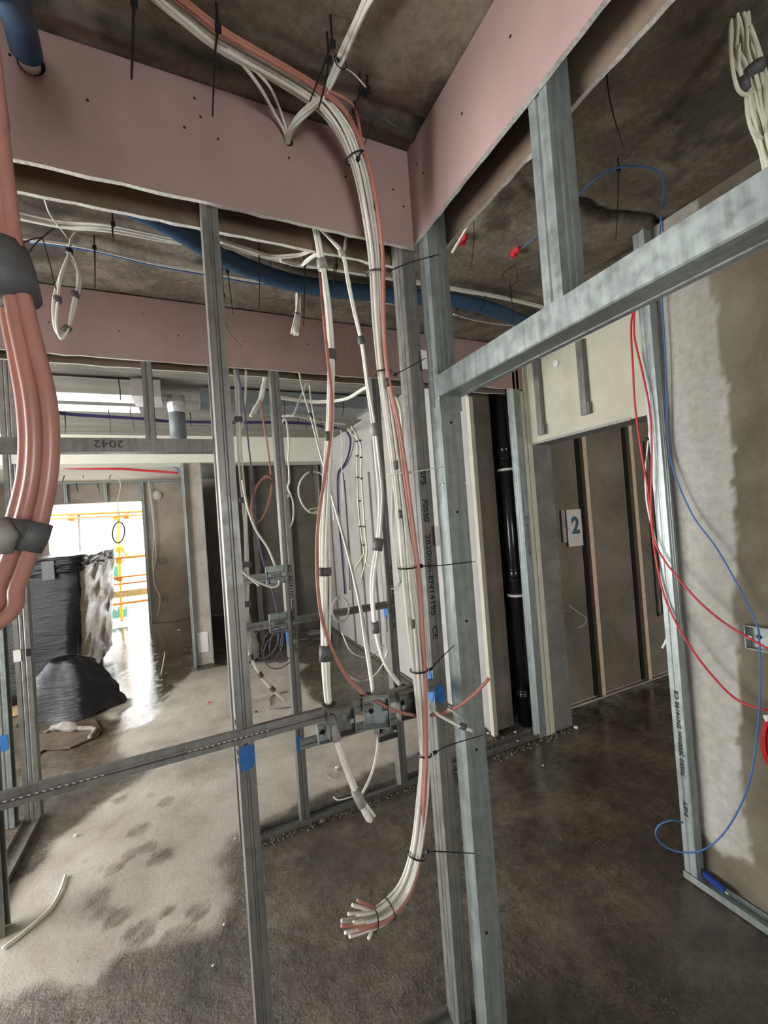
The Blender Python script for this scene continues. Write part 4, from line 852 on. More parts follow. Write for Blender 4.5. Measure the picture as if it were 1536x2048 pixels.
cables(d6, [P(597, 738, Y=2.40), P(607, 785, Y=2.30), P(621, 832, Y=2.18), P(643, 915, Y=2.0), P(668, 1005, Y=1.8), P(697, 1110, Y=1.6), P(720, 1210, Y=1.43), P(733, 1290, Y=1.31), P(746, 1385, Y=1.225)], 3, .0046, [.006, .007, .008, .008, .008, .008, .008, .009, .006], 'white_cable', 8, .3, 8)
wrap_at(d6, P(621, 832, Y=2.18), P(643, 915, Y=2.0) - P(607, 785, Y=2.3), .03, .011); 
d7 = empty('cable', 'second white cable running down beside the slanting bright one from the crooked hank', 'cable', P(650, 960, Y=2.2))
cables(d7, [P(619, 770, Y=2.40), P(622, 800, Y=2.40), P(630, 845, Y=2.38), P(643, 905, Y=2.34), P(657, 955, Y=2.3), P(664, 990, Y=2.25), P(668, 1040, Y=2.2)], 1, .0046, 0, 'white_cable')
# taut wires swinging under the rail
run('cable', 'upper thin white wire sagging in a loop behind the taped bundles', [(684, 1265), (700, 1300), (725, 1314), (748, 1308), (768, 1290)], 1, .0032, 0, 'white_cable', Yv=1.9)
run('cable', 'lower thin white wire sagging in a loop above the middle box', [(695, 1350), (720, 1362), (745, 1355), (765, 1330), (776, 1300)], 1, .0034, 0, 'white_cable', Yv=1.5)
run('cable', 'short white wires splaying left from the main drop', [(803, 1160), (790, 1175), (783, 1178)], 1, .002, 0, 'white_cable', Yv=1.15)
run('cable', 'thin white wire tip splaying downward from the main drop', [(803, 1162), (794, 1180), (788, 1186)], 1, .002, 0, 'white_cable', Yv=1.15)
run('cable', 'white wire bowing out left of the main drop below the white tie', [(793, 950), (786, 1010), (790, 1080), (803, 1160)], 2, .003, .008, 'white_cable', Yv=1.14)

# ------------------------------------------------------------------ rails and back boxes
def rail(name, label, a, b, z, y, hw=.017, mat='steel_dark'):
    mb = MB(); mb.prism(thick([(y + .012, z + hw), (y, z + hw), (y, z + hw * .35), (y + .004, z + hw * .2), (y + .004, z - hw * .2), (y, z - hw * .35), (y, z - hw), (y + .012, z - hw)], -.0012), a, b, axes='yzx')
    return tag(mb.build(name, mat), label, 'rail')
r1 = rail('support_rail', 'perforated horizontal rail crossing the left foreground behind the lone stud', -1.4, .682, 1.108, 1.192)
mb = MB()
for k in range(46): x = -.62 + k * .0135 + (.17 if k > 30 else 0); mb.box((x, 1.1895, 1.106), (x + .006, 1.1922, 1.109))
tag(mb.build('perforation', 'label'), None); bpy.data.objects['perforation'].parent = r1; bpy.data.objects['perforation']['kind'] = 'stuff'
rail('support_rail', 'lower short rail under the three metal boxes of the front wall', .255, .60, 1.02, 1.235, .012)
rail('support_rail', 'upper rail of the second wall, holding the higher socket box', .19, .475, 1.375, 2.40, .022)
rail('support_rail', 'lower rail of the second wall running behind the taped bundles', .19, 1.13, 1.118, 2.40, .02)
def back_box(label, c, w_, h_, d_, n=(0, -1, 0), up=(0, 0, 1), grommet=None, mat='steel_dark', face='open'):
    n = Vector(n).normalized(); up = Vector(up).normalized(); sd = up.cross(n) * -1; c = Vector(c); root = empty('back_box', label, 'back box', c)
    mb = MB(); t = .0012
    mb.obox(c, sd, up, n, w_ / 2, h_ / 2, t)                                       # back plate
    for s in (-1, 1):
        mb.obox(c + sd * s * w_ / 2 + n * d_ / 2, sd, up, n, t, h_ / 2, d_ / 2); mb.obox(c + up * s * h_ / 2 + n * d_ / 2, sd, up, n, w_ / 2, t, d_ / 2)
    mb.build('shell', M[mat], root)
    for s in (-1, 1):
        mb = MB(); mb.obox(c + sd * s * w_ * .36 + n * d_, sd, up, n, w_ * .08, h_ * .08, t); mb.build('fixing_lug', M['steel'], root)
        mb = MB(); k = c + sd * s * w_ * .2 + n * (t + .001); mb.tube([k, k + n * .001], .008, 12); mb.build('knockout', M['hole' if s > 0 else 'steel'], root)
    if grommet is not None:
        g = Vector(grommet); ring = [g + Vector((math.cos(k * PI / 8), math.sin(k * PI / 8), 0)) * .017 for k in range(17)]
        mb = MB(); mb.tube(ring, .0045, 8); mb.build('grommet', M['rubber'], root, True)
    return root
back_box('left metal back box on the front rail, wrapped bundle passing through its grommet', P(678, 1438, Y=1.19), .075, .075, .032, grommet=P(658, 1409, Y=1.21))
back_box('middle metal back box on the front rail, tilted forward with bright open side', P(752, 1420, Y=1.19), .075, .085, .035, n=(-.35, -1, .1), grommet=P(732, 1392, Y=1.21), mat='steel')
back_box('right metal back box on the front rail, half hidden by the main drop', P(812, 1403, Y=1.195), .07, .08, .032, grommet=P(801, 1374, Y=1.225))
back_box('small metal box below the middle box on the lower rail', P(768, 1458, Y=1.215), .065, .04, .03)
back_box('pale empty box at the left end of the lower front rail', P(652, 1462, Y=1.225), .055, .05, .02, mat='steel')
back_box('upper metal socket box on the second wall stud', (.425, 2.41, 1.385), .105, .095, .035, mat='steel')
back_box('lower metal socket box on the second wall stud', (.425, 2.41, 1.125), .105, .095, .035, mat='steel')
d8 = empty('cable', 'single white cable hanging from the small lower box, curving down left', 'cable', P(752, 1500, Y=1.2))
cables(d8, [P(755, 1440, Y=1.2), P(756, 1480, Y=1.19), P(750, 1525, Y=1.18), P(738, 1560, Y=1.17), P(724, 1588, Y=1.16)], 1, .0042, 0, 'white_cable')

# ------------------------------------------------------------------ cables on the second wall, behind the lone stud
YB = 2.405
def cab(label, pxs, n, rc, sp, mat, Y=YB, name='cable', cat='cable', tapes=(), tr=None, sub=7, seed=1):
    pts = [P(p[0], p[1], Y=(p[2] if len(p) > 2 else Y)) for p in pxs]; root = empty(name, label, cat, pts[0]); pth = cables(root, pts, n, rc, sp, mat, sub, .3, seed)
    for u in tapes: wrap(root, pth, u, .03, tr or (sp if not hasattr(sp, '__len__') else max(sp)) * 1.12 + .001, 'tape')
    return root
cab('tall taped white bundle just right of the lone front stud, dropping behind both short rails', [(470, 735), (474, 790), (478, 860), (482, 930), (488, 1000), (492, 1060), (494, 1120), (493, 1180), (492, 1245)], 4, .0055, .020, 'white_cable', 2.43, 'cable_bundle', 'cable bundle', (.22, .5, .78, .93))
cab('white cable joining the tall taped bundle from the upper right', [(492, 735), (491, 790), (486, 840), (479, 870)], 1, .006, 0, 'white_cable', 2.425)
cab('lilac-grey cable dropping past the upper socket box into the lower one', [(473, 735), (486, 800), (496, 880), (505, 960), (513, 1050), (523, 1110), (540, 1165), (556, 1228)], 1, .0045, 0, 'lilac_cable', 2.40)
cab('white cable entering the upper socket box from above', [(484, 960), (495, 1015), (512, 1060), (535, 1095), (551, 1133)], 1, .0065, 0, 'white_cable', 2.39)
cab('white cable tail curling under the upper socket box', [(558, 1160), (556, 1170), (545, 1174), (525, 1168), (505, 1158), (490, 1148), (483, 1140)], 1, .0065, 0, 'white_cable', 2.38)
cab('blunt white cable end beneath the upper short rail', [(498, 1155), (508, 1163), (518, 1172)], 1, .0055, 0, 'white_cable', 2.38)
cab('taped white cable tail bending down right below the lower short rail', [(492, 1268), (499, 1305), (513, 1335), (535, 1368), (572, 1402)], 2, .0055, .010, 'white_cable', 2.38, 'cable_bundle', 'cable bundle', (.35, .62, .85))
cab('salmon cable from the hank down to the salmon ring', [(520, 800), (528, 850), (536, 900), (542, 950)], 1, .0048, 0, 'pink_cable', 2.41)
pr = empty('cable_coil', 'salmon cable ring hanging left of the printed second-wall stud', 'cable coil', P(525, 1000, Y=2.41))
for k in range(3):
    q = [P(542 + k, 958, Y=2.41), P(532, 951 + 2 * k, Y=2.41), P(516 - k, 970, Y=2.41), P(504 - k, 1005 + k, Y=2.41), P(506, 1035 + k, Y=2.41), P(514, 1045, Y=2.41), P(528, 1030, Y=2.41), P(539 + k, 995, Y=2.41), P(544, 968, Y=2.41)]
    mb = MB(); mb.tube(catmull(q, 6), .0048, 8); mb.build('cable', M['pink_cable'], pr, True)
pr = empty('cable_coil', 'loose lilac and grey cable rings hanging under the lower socket box', 'cable coil', P(555, 1290, Y=2.41))
for k, (cx, cy, rx, ry, mm) in enumerate(((545, 1290, 20, 36, 'lilac_cable'), (560, 1300, 32, 38, 'lilac_cable'), (568, 1285, 28, 40, 'lilac_cable'), (530, 1285, 26, 32, 'grey_cable'), (580, 1280, 18, 36, 'lilac_cable'))):
    q = [P(cx + rx * math.sin(a) + 8 * math.cos(a), cy - ry * math.cos(a), Y=2.40 + .01 * k) for a in [i * PI / 8 for i in range(17)]]; mb = MB(); mb.tube(q, .003, 6); mb.build('cable', M[mm], pr, True)
cab('wrapped white cable hank hanging obliquely left of the printed second-wall stud', [(530, 752), (527, 775), (522, 795), (511, 815), (501, 833)], 6, .0048, [.012, .017, .015, .018, .010], 'white_cable', 2.5, 'cable_bundle', 'cable bundle', (), None, 6, 3)
cab('crooked small white cable hank right of the printed second-wall stud', [(618, 776), (614, 767), (607, 783), (597, 805), (592, 820), (586, 832)], 3, .0045, .008, 'white_cable', 2.5, 'cable_bundle', 'cable bundle')
cab('white cables fanned out over the purple cable behind the printed stud', [(556, 858), (563, 848), (570, 838), (576, 860), (578, 893), (577, 920), (579, 960), (576, 975), (582, 990)], 2, .0042, .007, 'white_cable', 2.6, 'cable_bundle', 'cable bundle')
pr = empty('cable_coil', 'small upright white cable ring right of the printed second-wall stud', 'cable coil', P(579, 1020, Y=2.6))
for k in range(2):
    q = [P(579 + (8 + k) * math.sin(a), 1022 - (33 - k * 2) * math.cos(a), Y=2.6) for a in [i * PI / 8 for i in range(17)]]; mb = MB(); mb.tube(q, .0045, 8); mb.build('cable', M['white_cable'], pr, True)
pr = empty('cable_coil', 'large round white cable loop behind the taped bundle and the salmon cable', 'cable coil', P(628, 985, Y=2.6))
q = [P(x, y, Y=2.6) for x, y in ((655, 960), (643, 948), (628, 943), (612, 948), (600, 965), (597, 985), (603, 1005), (612, 1018), (622, 1025), (636, 1022), (634, 1026), (618, 1024), (622, 1018), (640, 1016))]
mb = MB(); mb.tube(catmull(q, 6), .0055, 8); mb.build('cable', M['white_cable'], pr, True)
wrap_at(pr, P(622, 944, Y=2.6), (1, 0, .2), .02, .0075)
pr = empty('cable_coil', 'white cable ring hanging from the far rail beside the hall wall', 'cable coil', P(681, 1215, Y=2.4))
for k in range(3):
    q = [P(681 + (18 - k) * math.sin(a), 1219 - (26 - k * 1.5) * math.cos(a), Y=2.37) for a in [i * PI / 8 for i in range(17)]]; mb = MB(); mb.tube(q, .0032, 8); mb.build('cable', M['white_cable'], pr, True)

# purple run along the far ceiling, then down the hall wall
pu = empty('cable_run', 'thick dark purple cable run crossing the far ceiling and turning down the hall wall', 'cable bundle', P(450, 845, Z=2.79))
pts = [P(30, 800, Z=2.60), P(110, 825, Z=2.62), P(200, 833, Z=2.62), P(290, 838, Z=2.62), P(340, 843, Z=2.62), P(457, 845, Z=2.62), P(560, 845, Z=2.62), P(618, 848, Z=2.62), P(643, 853, Z=2.62), P(675, 857, Z=2.60), P(693, 863, X=1.85), P(701, 880, X=1.90), P(697, 910, X=1.92), P(687, 932, X=1.93), P(677, 945, X=1.93), P(675, 975, X=1.93), P(678, 1045, X=1.93), P(684, 1110, X=1.93), P(690, 1188, X=1.93)]
cables(pu, pts, 4, .008, [.018] * 8 + [.017] * 4 + [.015] * 7, 'purple_cable', 6, .5, 4)
hc = empty('cable_run', 'cream cables clipped down the hall wall, splayed ends at mid height', 'cable bundle', P(715, 950, X=1.94))
for (pl_, r) in (([(668, 846), (695, 848), (708, 860), (714, 885), (714, 950), (716, 1010), (721, 1060), (727, 1100), (726, 1110), (706, 1145)], .008), ([(668, 851), (690, 853), (703, 866), (721, 890), (722, 950), (726, 1010), (730, 1070), (733, 1108), (722, 1160)], .008), ([(732, 1108), (733, 1125), (745, 1133)], .006)):
    q = catmull([P(x, y, X=1.945) for x, y in pl_], 6); mb = MB(); mb.tube(q, r, 8); mb.build('cable', M['cream_cable'], hc, True)
for (x, y) in ((713, 883), (714, 912), (716, 955), (719, 1002), (721, 1053), (727, 1090), (720, 881), (722, 915), (723, 957), (728, 1053)):
    c = P(x, y, X=1.94); mb = MB(); mb.box((c[0] - .012, c[1] - .014, c[2] - .008), (c[0] + .006, c[1] + .014, c[2] + .008)); mb.build('cable_clip', M['black'], hc)
run('cable', 'black cable hanging down the hall wall behind the slanting white cable', [(686, 945), (692, 1010), (697, 1100), (700, 1180)], 1, .006, 0, 'black', Yv=5.0)
run('cable', 'thin cream cable curving onto the far beam beside the purple turn', [(665, 850), (680, 858), (683, 880), (683, 930), (686, 1000)], 1, .006, 0, 'white_cable', Yv=5.2)
run('cable_run', 'band of white cables sweeping along the far ceiling in front of the grey-green duct', [(551, 793), (600, 800), (643, 803), (692, 797), (729, 777), (755, 768), (790, 768)], 5, .007, .020, 'white_cable', 2.66, cat='cable bundle')
run('cable_run', 'second white cables clipped along the far ceiling near the beam', [(556, 833), (590, 832), (640, 843), (690, 848)], 2, .006, .012, 'white_cable', 2.66, cat='cable bundle')
cab('pair of cream cables bending down behind the corner stud', [(784, 790), (795, 800), (803, 830), (806, 900), (810, 980)], 2, .006, .012, 'cream_cable', 2.2)
for k, (x, y, x2, y2) in enumerate([(130, 828, 130, 868), (217, 822, 221, 868), (260, 823, 269, 862), (237, 760, 241, 800), (380, 825, 381, 854), (567, 792, 569, 835), (687, 805, 684, 832), (610, 835, 612, 860), (640, 838, 645, 862), (596, 836, 596, 850)]):
    nm = ['below the purple run, leftmost', 'below the purple run beside the short stud, left', 'below the purple run beside the short stud, right', 'crossing the silvery ducts', 'right of the round foil-capped duct', 'in front of the grey-green duct beside the printed stud', 'in front of the grey-green duct near the hall wall', 'on the purple run behind the slanting cable', 'on the purple run just left of its bend', 'on the purple run by the fanned white cables'][k]
    a = P(x, y, Z=2.70); ceiling_tie('thin black tie ' + nm, [a, P((x + x2) / 2 + 1, (y + y2) / 2, Y=a[1] - .02), P(x2, y2, Y=a[1] - .02)], False, .004)

# ------------------------------------------------------------------ right side: red and blue cables, boxes
rd_ = empty('cable', 'left red cable, hanging lower of the pair before the bright ribbed stud', 'cable', P(1270, 605, X=1.86))
XR = 1.855
cables(rd_, [P(x, y, X=XR) for x, y in ((1275, 590), (1266, 625), (1262, 660), (1266, 740), (1270, 810), (1282, 900), (1296, 980), (1304, 1060), (1314, 1130), (1328, 1190), (1352, 1245), (1385, 1300), (1425, 1352), (1475, 1400), (1545, 1425))], 1, .0042, 0, 'red_cable')
rd_ = empty('cable', 'right red cable of the pair, swinging higher across the right wall', 'cable', P(1275, 605, X=1.86))
cables(rd_, [P(x, y, X=XR - .008) for x, y in ((1272, 598), (1268, 640), (1270, 680), (1285, 745), (1298, 810), (1303, 870), (1303, 950), (1302, 1010), (1306, 1070), (1322, 1110), (1355, 1155), (1400, 1205), (1455, 1250), (1545, 1303))], 1, .0042, 0, 'red_cable')
wr = empty('cable', 'white wires tied behind the red cables in front of the far doorway', 'cable', P(1297, 900, X=1.86))
cables(wr, [P(x, y, X=XR + .02) for x, y in ((1300, 840), (1297, 880), (1291, 940), (1293, 1000), (1303, 1050), (1318, 1100), (1330, 1130))], 2, .0035, .004, 'white_cable')
wrap_at(wr, P(1295, 878, X=XR + .02), (0, 0, 1), .014, .008, 'black', 'cable_tie')
bl = empty('cable', 'blue cable looping from the ceiling behind the header to the right wall box', 'cable', P(1335, 900, X=1.89))
pts = [P(1150, 400, Z=2.80), P(1175, 372, Z=2.79), P(1205, 348, Z=2.79), P(1240, 335, Z=2.79), P(1285, 333, Z=2.80), P(1318, 345, Z=2.80), P(1328, 375, Z=2.78), P(1322, 430, X=1.90), P(1320, 500, X=1.90), P(1324, 600, X=1.90), P(1330, 700, X=1.90), P(1333, 800, X=1.90), P(1337, 890, X=1.90), P(1350, 950, X=1.895),
       P(1385, 1030, X=1.89), P(1432, 1095, X=1.885), P(1475, 1170, X=1.88), P(1513, 1248, X=1.88), P(1519, 1290, X=1.85), P(1521, 1370, X=1.84), P(1514, 1470, X=1.83), P(1500, 1560, X=1.80), P(1474, 1625, X=1.77), P(1440, 1675, X=1.74), P(1400, 1702, X=1.70), P(1355, 1703, X=1.66), P(1322, 1687, X=1.62), P(1311, 1665, X=1.60), P(1322, 1648, X=1.62), P(1345, 1641, X=1.66), P(1366, 1645, X=1.70)]
cables(bl, pts, 1, .0032, 0, 'blue_cable', 8)
bb = back_box('metal back box on the right concrete wall where red and blue cables meet', P(1532, 1276, X=1.925), .10, .085, .035, n=(-1, 0, 0), mat='steel')
rc = empty('cable_coil', 'coil of red cable hanging on the right wall at the picture edge', 'cable coil', P(1550, 1480, X=1.9))
for k in range(7):
    q = [P(1549 + (26 - 3 * k) * math.sin(a), 1482 - (54 - 3 * k) * math.cos(a), X=1.90 - .007 * (k % 3)) for a in [i * PI / 8 for i in range(17)]]; mb = MB(); mb.tube(q, .0042, 8); mb.build('cable', M['red_cable'], rc, True)
wrap_at(rc, P(1536, 1436, X=1.895), (0, .3, 1), .02, .012, 'white_plastic')
# top right hank
tr_ = empty('cable_bundle', 'heavy hank of cream cables hanging from the ceiling at the top right corner, taped', 'cable bundle', P(1500, 150, Y=.55))
p_ = cables(tr_, [P(1462, -20, Y=.55), P(1475, 30, Y=.55), P(1488, 90, Y=.55), P(1504, 150, Y=.54), P(1522, 220, Y=.53), P(1545, 300, Y=.52), P(1565, 360, Y=.51)], 13, .0042, [.012, .02, .028, .024, .026, .03, .03], 'cream_cable', 6, .4, 8)
for (pl_) in ([(1462, 40), (1460, 80), (1466, 140), (1476, 178), (1492, 190), (1505, 183)], [(1478, 90), (1478, 130), (1485, 155), (1495, 162)], [(1492, 195), (1498, 240), (1507, 262), (1525, 278)], [(1500, 50), (1515, 90), (1530, 140), (1545, 210)]):
    q = catmull([P(x, y, Y=.53) for x, y in pl_], 6); mb = MB(); mb.tube(q, .0042, 8); mb.build('cable', M['cream_cable'], tr_, True)
wrap_at(tr_, P(1510, 138, Y=.525), (.3, 0, -1), .022, .02, 'tape'); wrap_at(tr_, P(1488, 168, Y=.525), (.2, 0, -1), .03, .012, 'tape'); wrap_at(tr_, P(1472, 2, Y=.55), (.3, 0, -1), .03, .017, 'black', 'cable_tie')

# wall conduit in the far doorway, switch cable
wt = empty('cable', 'white cable stub poking out beside the bright stud, low in the far doorway', 'cable', P(1330, 1280, X=2.2))
mb = MB(); mb.tube([P(1336, 1272, X=2.0), P(1330, 1287, X=2.0), P(1325, 1296, X=2.0)], .006, 8); mb.build('sheath', M['white_plastic'], wt, True)
mb = MB(); c_ = P(1318, 1150, Y=2.6); mb.box((c_[0] - .05, 2.60, .55), (c_[0] - .035, 2.619, 2.2)); mb.box((c_[0] + .03, 2.60, .55), (c_[0] + .045, 2.619, 2.2)); mb.box((c_[0] - .05, 2.60, .54), (c_[0] + .045, 2.619, .56)); tag(mb.build('chase_frame', 'concrete_dark'), 'narrow vertical chase outline right of the right batten', 'trim')
run('cable', 'short curled white wire emerging beside the blockwork reveal', [(1138, 1210), (1150, 1220), (1168, 1233), (1173, 1242), (1165, 1252), (1155, 1255)], 1, .003, 0, 'white_cable', Yv=2.5)

# ------------------------------------------------------------------ left foreground: thick salmon cables
def Dp(x, y, d): return P(x, y, D=d)
fg = empty('cable_bundle', 'thick salmon cables in the near left foreground bound with dark tape', 'cable bundle', Dp(60, 700, .42))
cl = [(-18, 180), (-8, 280), (4, 380), (14, 470), (26, 560), (40, 640), (58, 720), (74, 800), (80, 880), (76, 950), (62, 1020), (40, 1090), (10, 1165), (-30, 1240)]
strands = []
for k, off in enumerate((-27, -10, 7, 23)):
    sc_ = [.5, .5, .5, .55, .65, .8, .9, 1, 1, 1, 1, 1, 1.05, 1.1]
    strands.append([(x + off * sc_[i], y + off * .3 * (1 if y > 950 else 0), .44 + (.012, -.004, .010, -.002)[k] + .02 * max(0, (600 - y) / 400)) for i, (x, y) in enumerate(cl)])
for k, s_ in enumerate(strands):
    w_ = [Dp(*p) for p in s_]; a0, z0 = w_[0], w_[-1]; w_ = [Vector((a0.x - .02, a0.y - .01 * k, 2.838)), Vector((a0.x - .01, a0.y - .005 * k, (a0.z + 2.838) / 2))] + w_ + [z0 + Vector(v) for v in ((-.12, -.02, -.06), (-.26, -.05, -.02), (-.36, -.08, .18), (-.40, -.10, .6))] + [Vector((z0.x - .42, z0.y - .1, 2.838))]
    q = catmull(w_, 8); mb = MB(); mb.tube(q, .0074, 14); mb.build('cable', M['fg_cable'], fg, True)
def slab(pts, r, mat, name, root):
    mb = MB(); mb.tube(pts, r, 16); return mb.build(name, M[mat], root, True)
slab([Dp(2, 505, .445), Dp(14, 545, .44), Dp(28, 600, .44)], [.024, .0245, .024], 'tape', 'tape', fg)
slab([Dp(75, 1045, .43), Dp(65, 1072, .428), Dp(52, 1100, .425)], [.0135, .014, .0135], 'tape', 'tape', fg)
slab([Dp(40, 1040, .42), Dp(30, 1066, .418), Dp(16, 1094, .415)], [.0125, .013, .0125], 'tape', 'tape', fg)
slab([Dp(-10, 1050, .40), Dp(5, 1072, .40), Dp(-5, 1100, .40)], [.012, .0125, .012], 'tape_light', 'tape', fg)
slab([Dp(2, 195, .5), Dp(6, 225, .5), Dp(10, 258, .5)], [.005, .005, .005], 'tape', 'tape', fg)

# ------------------------------------------------------------------ far room things
wp = empty('wrapped_pallet', 'tall pallet load wrapped in black and clear film standing by the balcony door', 'pallet', (-1.7, 6.3, 0))
def lumpy(name, a, b, mat, root, n=9, amp=.02, seed=0, taper=0.0, lean=0.0):
    rd = random.Random(seed); x0, y0, z0 = a; x1, y1, z1 = b; bm_v = {}; vs = []; fs = []
    def vid(i, j, k):
        key = (i, j, k)
        if key not in bm_v:
            u, v, w2 = i / n, j / n, k / n; e = 1 - taper * (1 - w2)
            x = (x0 + x1) / 2 + (x0 - x1) * (.5 - u) * e + lean * w2; y = (y0 + y1) / 2 + (y0 - y1) * (.5 - v) * e; z = z0 + (z1 - z0) * w2
            bm_v[key] = len(vs); vs.append((x + rd.uniform(-amp, amp), y + rd.uniform(-amp, amp), z + rd.uniform(-amp, amp) * (k > 0)))
        return bm_v[key]
    for i in range(n):
        for j in range(n):
            for k, fl in ((0, True), (n, False)):
                q = (vid(i, j, k), vid(i + 1, j, k), vid(i + 1, j + 1, k), vid(i, j + 1, k)); fs.append(tuple(reversed(q)) if fl else q)
                q = (vid(i, k, j), vid(i + 1, k, j), vid(i + 1, k, j + 1), vid(i, k, j + 1)); fs.append(q if fl else tuple(reversed(q)))
                q = (vid(k, i, j), vid(k, i + 1, j), vid(k, i + 1, j + 1), vid(k, i, j + 1)); fs.append(tuple(reversed(q)) if fl else q)
    return child(mesh_obj(name, vs, fs, M[mat], None, True), root)
lumpy('load', (-2.3, 5.38, .12), (-1.02, 7.4, 1.38), 'film_clear', wp, 12, .012, 1, .10, .02)
lumpy('front_film', (-2.32, 5.27, .12), (-1.06, 5.40, 1.40), 'film_black', wp, 10, .012, 2, .04, .02)
lumpy('top_sheet', (-2.34, 5.24, 1.34), (-.99, 7.45, 1.49), 'film_black', wp, 12, .016, 3, .02)
mb = MB()
for y in (5.35, 6.3, 7.2): mb.box((-2.2, y, 0), (-1.2, y + .12, .12))
mb.build('pallet_block', M['timber'], wp)
for (x0, y0, x1, y1, wd) in ((99, 1122, 94, 1160, .035),):
    a = P(x0, y0, Y=5.24); b = P(x1, y1, Y=5.24); mb = MB(); mb.box((min(a[0], b[0]) - wd, 5.232, b[2]), (max(a[0], b[0]) + wd, 5.238, a[2])); mb.build('tape', M['tape'], wp)
bg_ = empty('plastic_sheet', 'black polythene sheet bunched at the foot of the wrapped pallet', 'sheet', (-1.3, 5.05, 0))
q0 = P(130, 1312, Y=5.15)
vs = []; fs = []; rows, cols = 14, 26; rd = random.Random(12)
for r in range(rows + 1):
    t = r / rows; z = q0[2] * (1 - t ** 1.5)
    for c in range(cols):
        a = 2 * PI * c / cols; rr = .05 + .37 * t ** .62; fold = 1 + .12 * math.sin(a * 5 + t * 2) + .05 * rd.uniform(-1, 1)
        vs.append((q0[0] + .05 * t + math.cos(a) * rr * fold * .95, 5.1 + math.sin(a) * rr * fold * .6, z + .01 * rd.uniform(-1, 1) + .005))
for r in range(rows):
    for c in range(cols):
        c2 = (c + 1) % cols; fs.append((r * cols + c, (r + 1) * cols + c, (r + 1) * cols + c2, r * cols + c2))
fs.append(tuple(range(cols)))
child(mesh_obj('sheet', vs, fs, M['sheet_black'], None, True), bg_)
cb = empty('cardboard_sheet', 'wet brown cardboard lying on the floor in front of the black polythene', 'cardboard', (-1.2, 4.6, 0))
fl = lambda pts, z: [(P(x, y, Z=0)[0], P(x, y, Z=0)[1], z) for x, y in pts]
out = fl(((70, 1475), (110, 1455), (190, 1440), (203, 1462), (195, 1475), (140, 1498), (90, 1502), (60, 1520)), 0)
mb = MB(); mb.prism([(p[0], p[1]) for p in out], .004, .014); mb.build('sheet', M['wet_card'], cb)
rg = empty('rag', 'dirty white rag lying across the wet cardboard', 'rag', P(140, 1460, Z=.02))
mb = MB(); mb.tube(catmull([P(88, 1466, Z=.02), P(108, 1456, Z=.035), P(130, 1452, Z=.05), P(155, 1456, Z=.035), P(190, 1458, Z=.025), P(180, 1475, Z=.02)], 5), [.012] * 4 + [.03] * 5 + [.045] * 6 + [.02] * 11, 8); mb.build('cloth', M['rag'], rg, True)
mb = MB(); a = P(198, 1384, Z=.02); b = P(226, 1378, Z=.02); mb.tube([a, b], .02, 6); tag(mb.build('offcut', 'rubber'), 'small dark offcut lying in the bright puddle right of the polythene', 'offcut')
sk = empty('sack', 'pale plastic wrapped sack standing behind the two short rails', 'sack', P(500, 1318, Z=0))
mb = MB(); b0 = P(495, 1320, Z=0); mb.tube(catmull([b0 + Vector((.0, 0, .0)), b0 + Vector((.0, 0, .12)), b0 + Vector((-.02, 0, .32)), b0 + Vector((-.05, 0, .52)), b0 + Vector((-.08, 0, .7)), b0 + Vector((-.13, 0, .92))], 5), [.10, .13, .15, .14, .145, .15, .16, .15, .14, .145, .13, .14, .135, .12, .125, .13, .12, .115, .11, .11, .1, .095, .09, .08, .07, .05][:26], 12); o = mb.build('wrap', M['sack'], sk, True)
lb = empty('paper_label', 'white printed label stuck low on the end of the partition wall', 'label', P(408, 1285, Y=5.82))
a = P(394, 1266, Y=5.825); b = P(418, 1302, Y=5.825); mb = MB(); mb.box((a[0], 5.822, b[2]), (b[0], 5.829, a[2])); mb.build('paper', M['label'], lb)
mb = MB(); mb.tube([P(314, 991, Y=9.19), P(314, 991, Y=9.15)], .085, 20); tag(mb.build('round_box', 'label', None, True), 'round white ceiling-rose box on the far wall right of the balcony door', 'box')
tag(stud_mesh('metal_stud', 'steel', P(289, 1100, Y=9.13)[0], 9.12, .0, 2.69, 'Y', F=.05), 'far stud standing right of the balcony door opening', 'metal stud')
for (x_, lab) in ((P(128, 985, Y=9.15)[0], 'left short stud above the balcony door'), (P(208, 985, Y=9.15)[0], 'right short stud above the balcony door')):
    tag(stud_mesh('metal_stud', 'steel', x_, 9.12, 2.33, 2.69, 'Y', F=.05), lab, 'metal stud')
mb = MB(); mb.box((-3.3, 9.10, 2.655), (-.0, 9.19, 2.689)); tag(mb.build('ceiling_channel', 'steel'), 'pale channel along the top of the far wall over the balcony door', 'ceiling channel')
cab('white cables dropping down the far wall beside the round white box', [(297, 962), (301, 1000), (307, 1050), (311, 1090), (312, 1115), (307, 1140), (309, 1170), (320, 1195), (315, 1232)], 1, .010, 0, 'white_cable', 9.1)
cab('second thin white cable crossing the first on the far wall', [(297, 962), (304, 1010), (308, 1050), (307, 1085), (305, 1130), (306, 1142)], 1, .008, 0, 'white_cable', 9.1)
for (x, y, lab) in ((322, 1121, 'upper metal socket box on the far wall'), (330, 1197, 'lower metal socket box on the far wall')):
    back_box(lab, P(x, y, Y=9.16), .14, .09, .03, mat='steel_dark')
cab('white cable hanging in front of the balcony door opening', [(236, 955), (241, 970), (238, 990), (235, 1005), (238, 1030), (240, 1045)], 1, .008, 0, 'white_cable', 8.6)
pr = empty('cable_coil', 'black cable ring hanging in the bright balcony door opening', 'cable coil', P(237, 1065, Y=8.6))
q = [P(237 + 12 * math.sin(a) + 1.5 * math.cos(a), 1065 - 21 * math.cos(a), Y=8.6) for a in [i * PI / 12 for i in range(25)]]; mb = MB(); mb.tube(q, .012, 8); mb.build('cable', M['black'], pr, True)
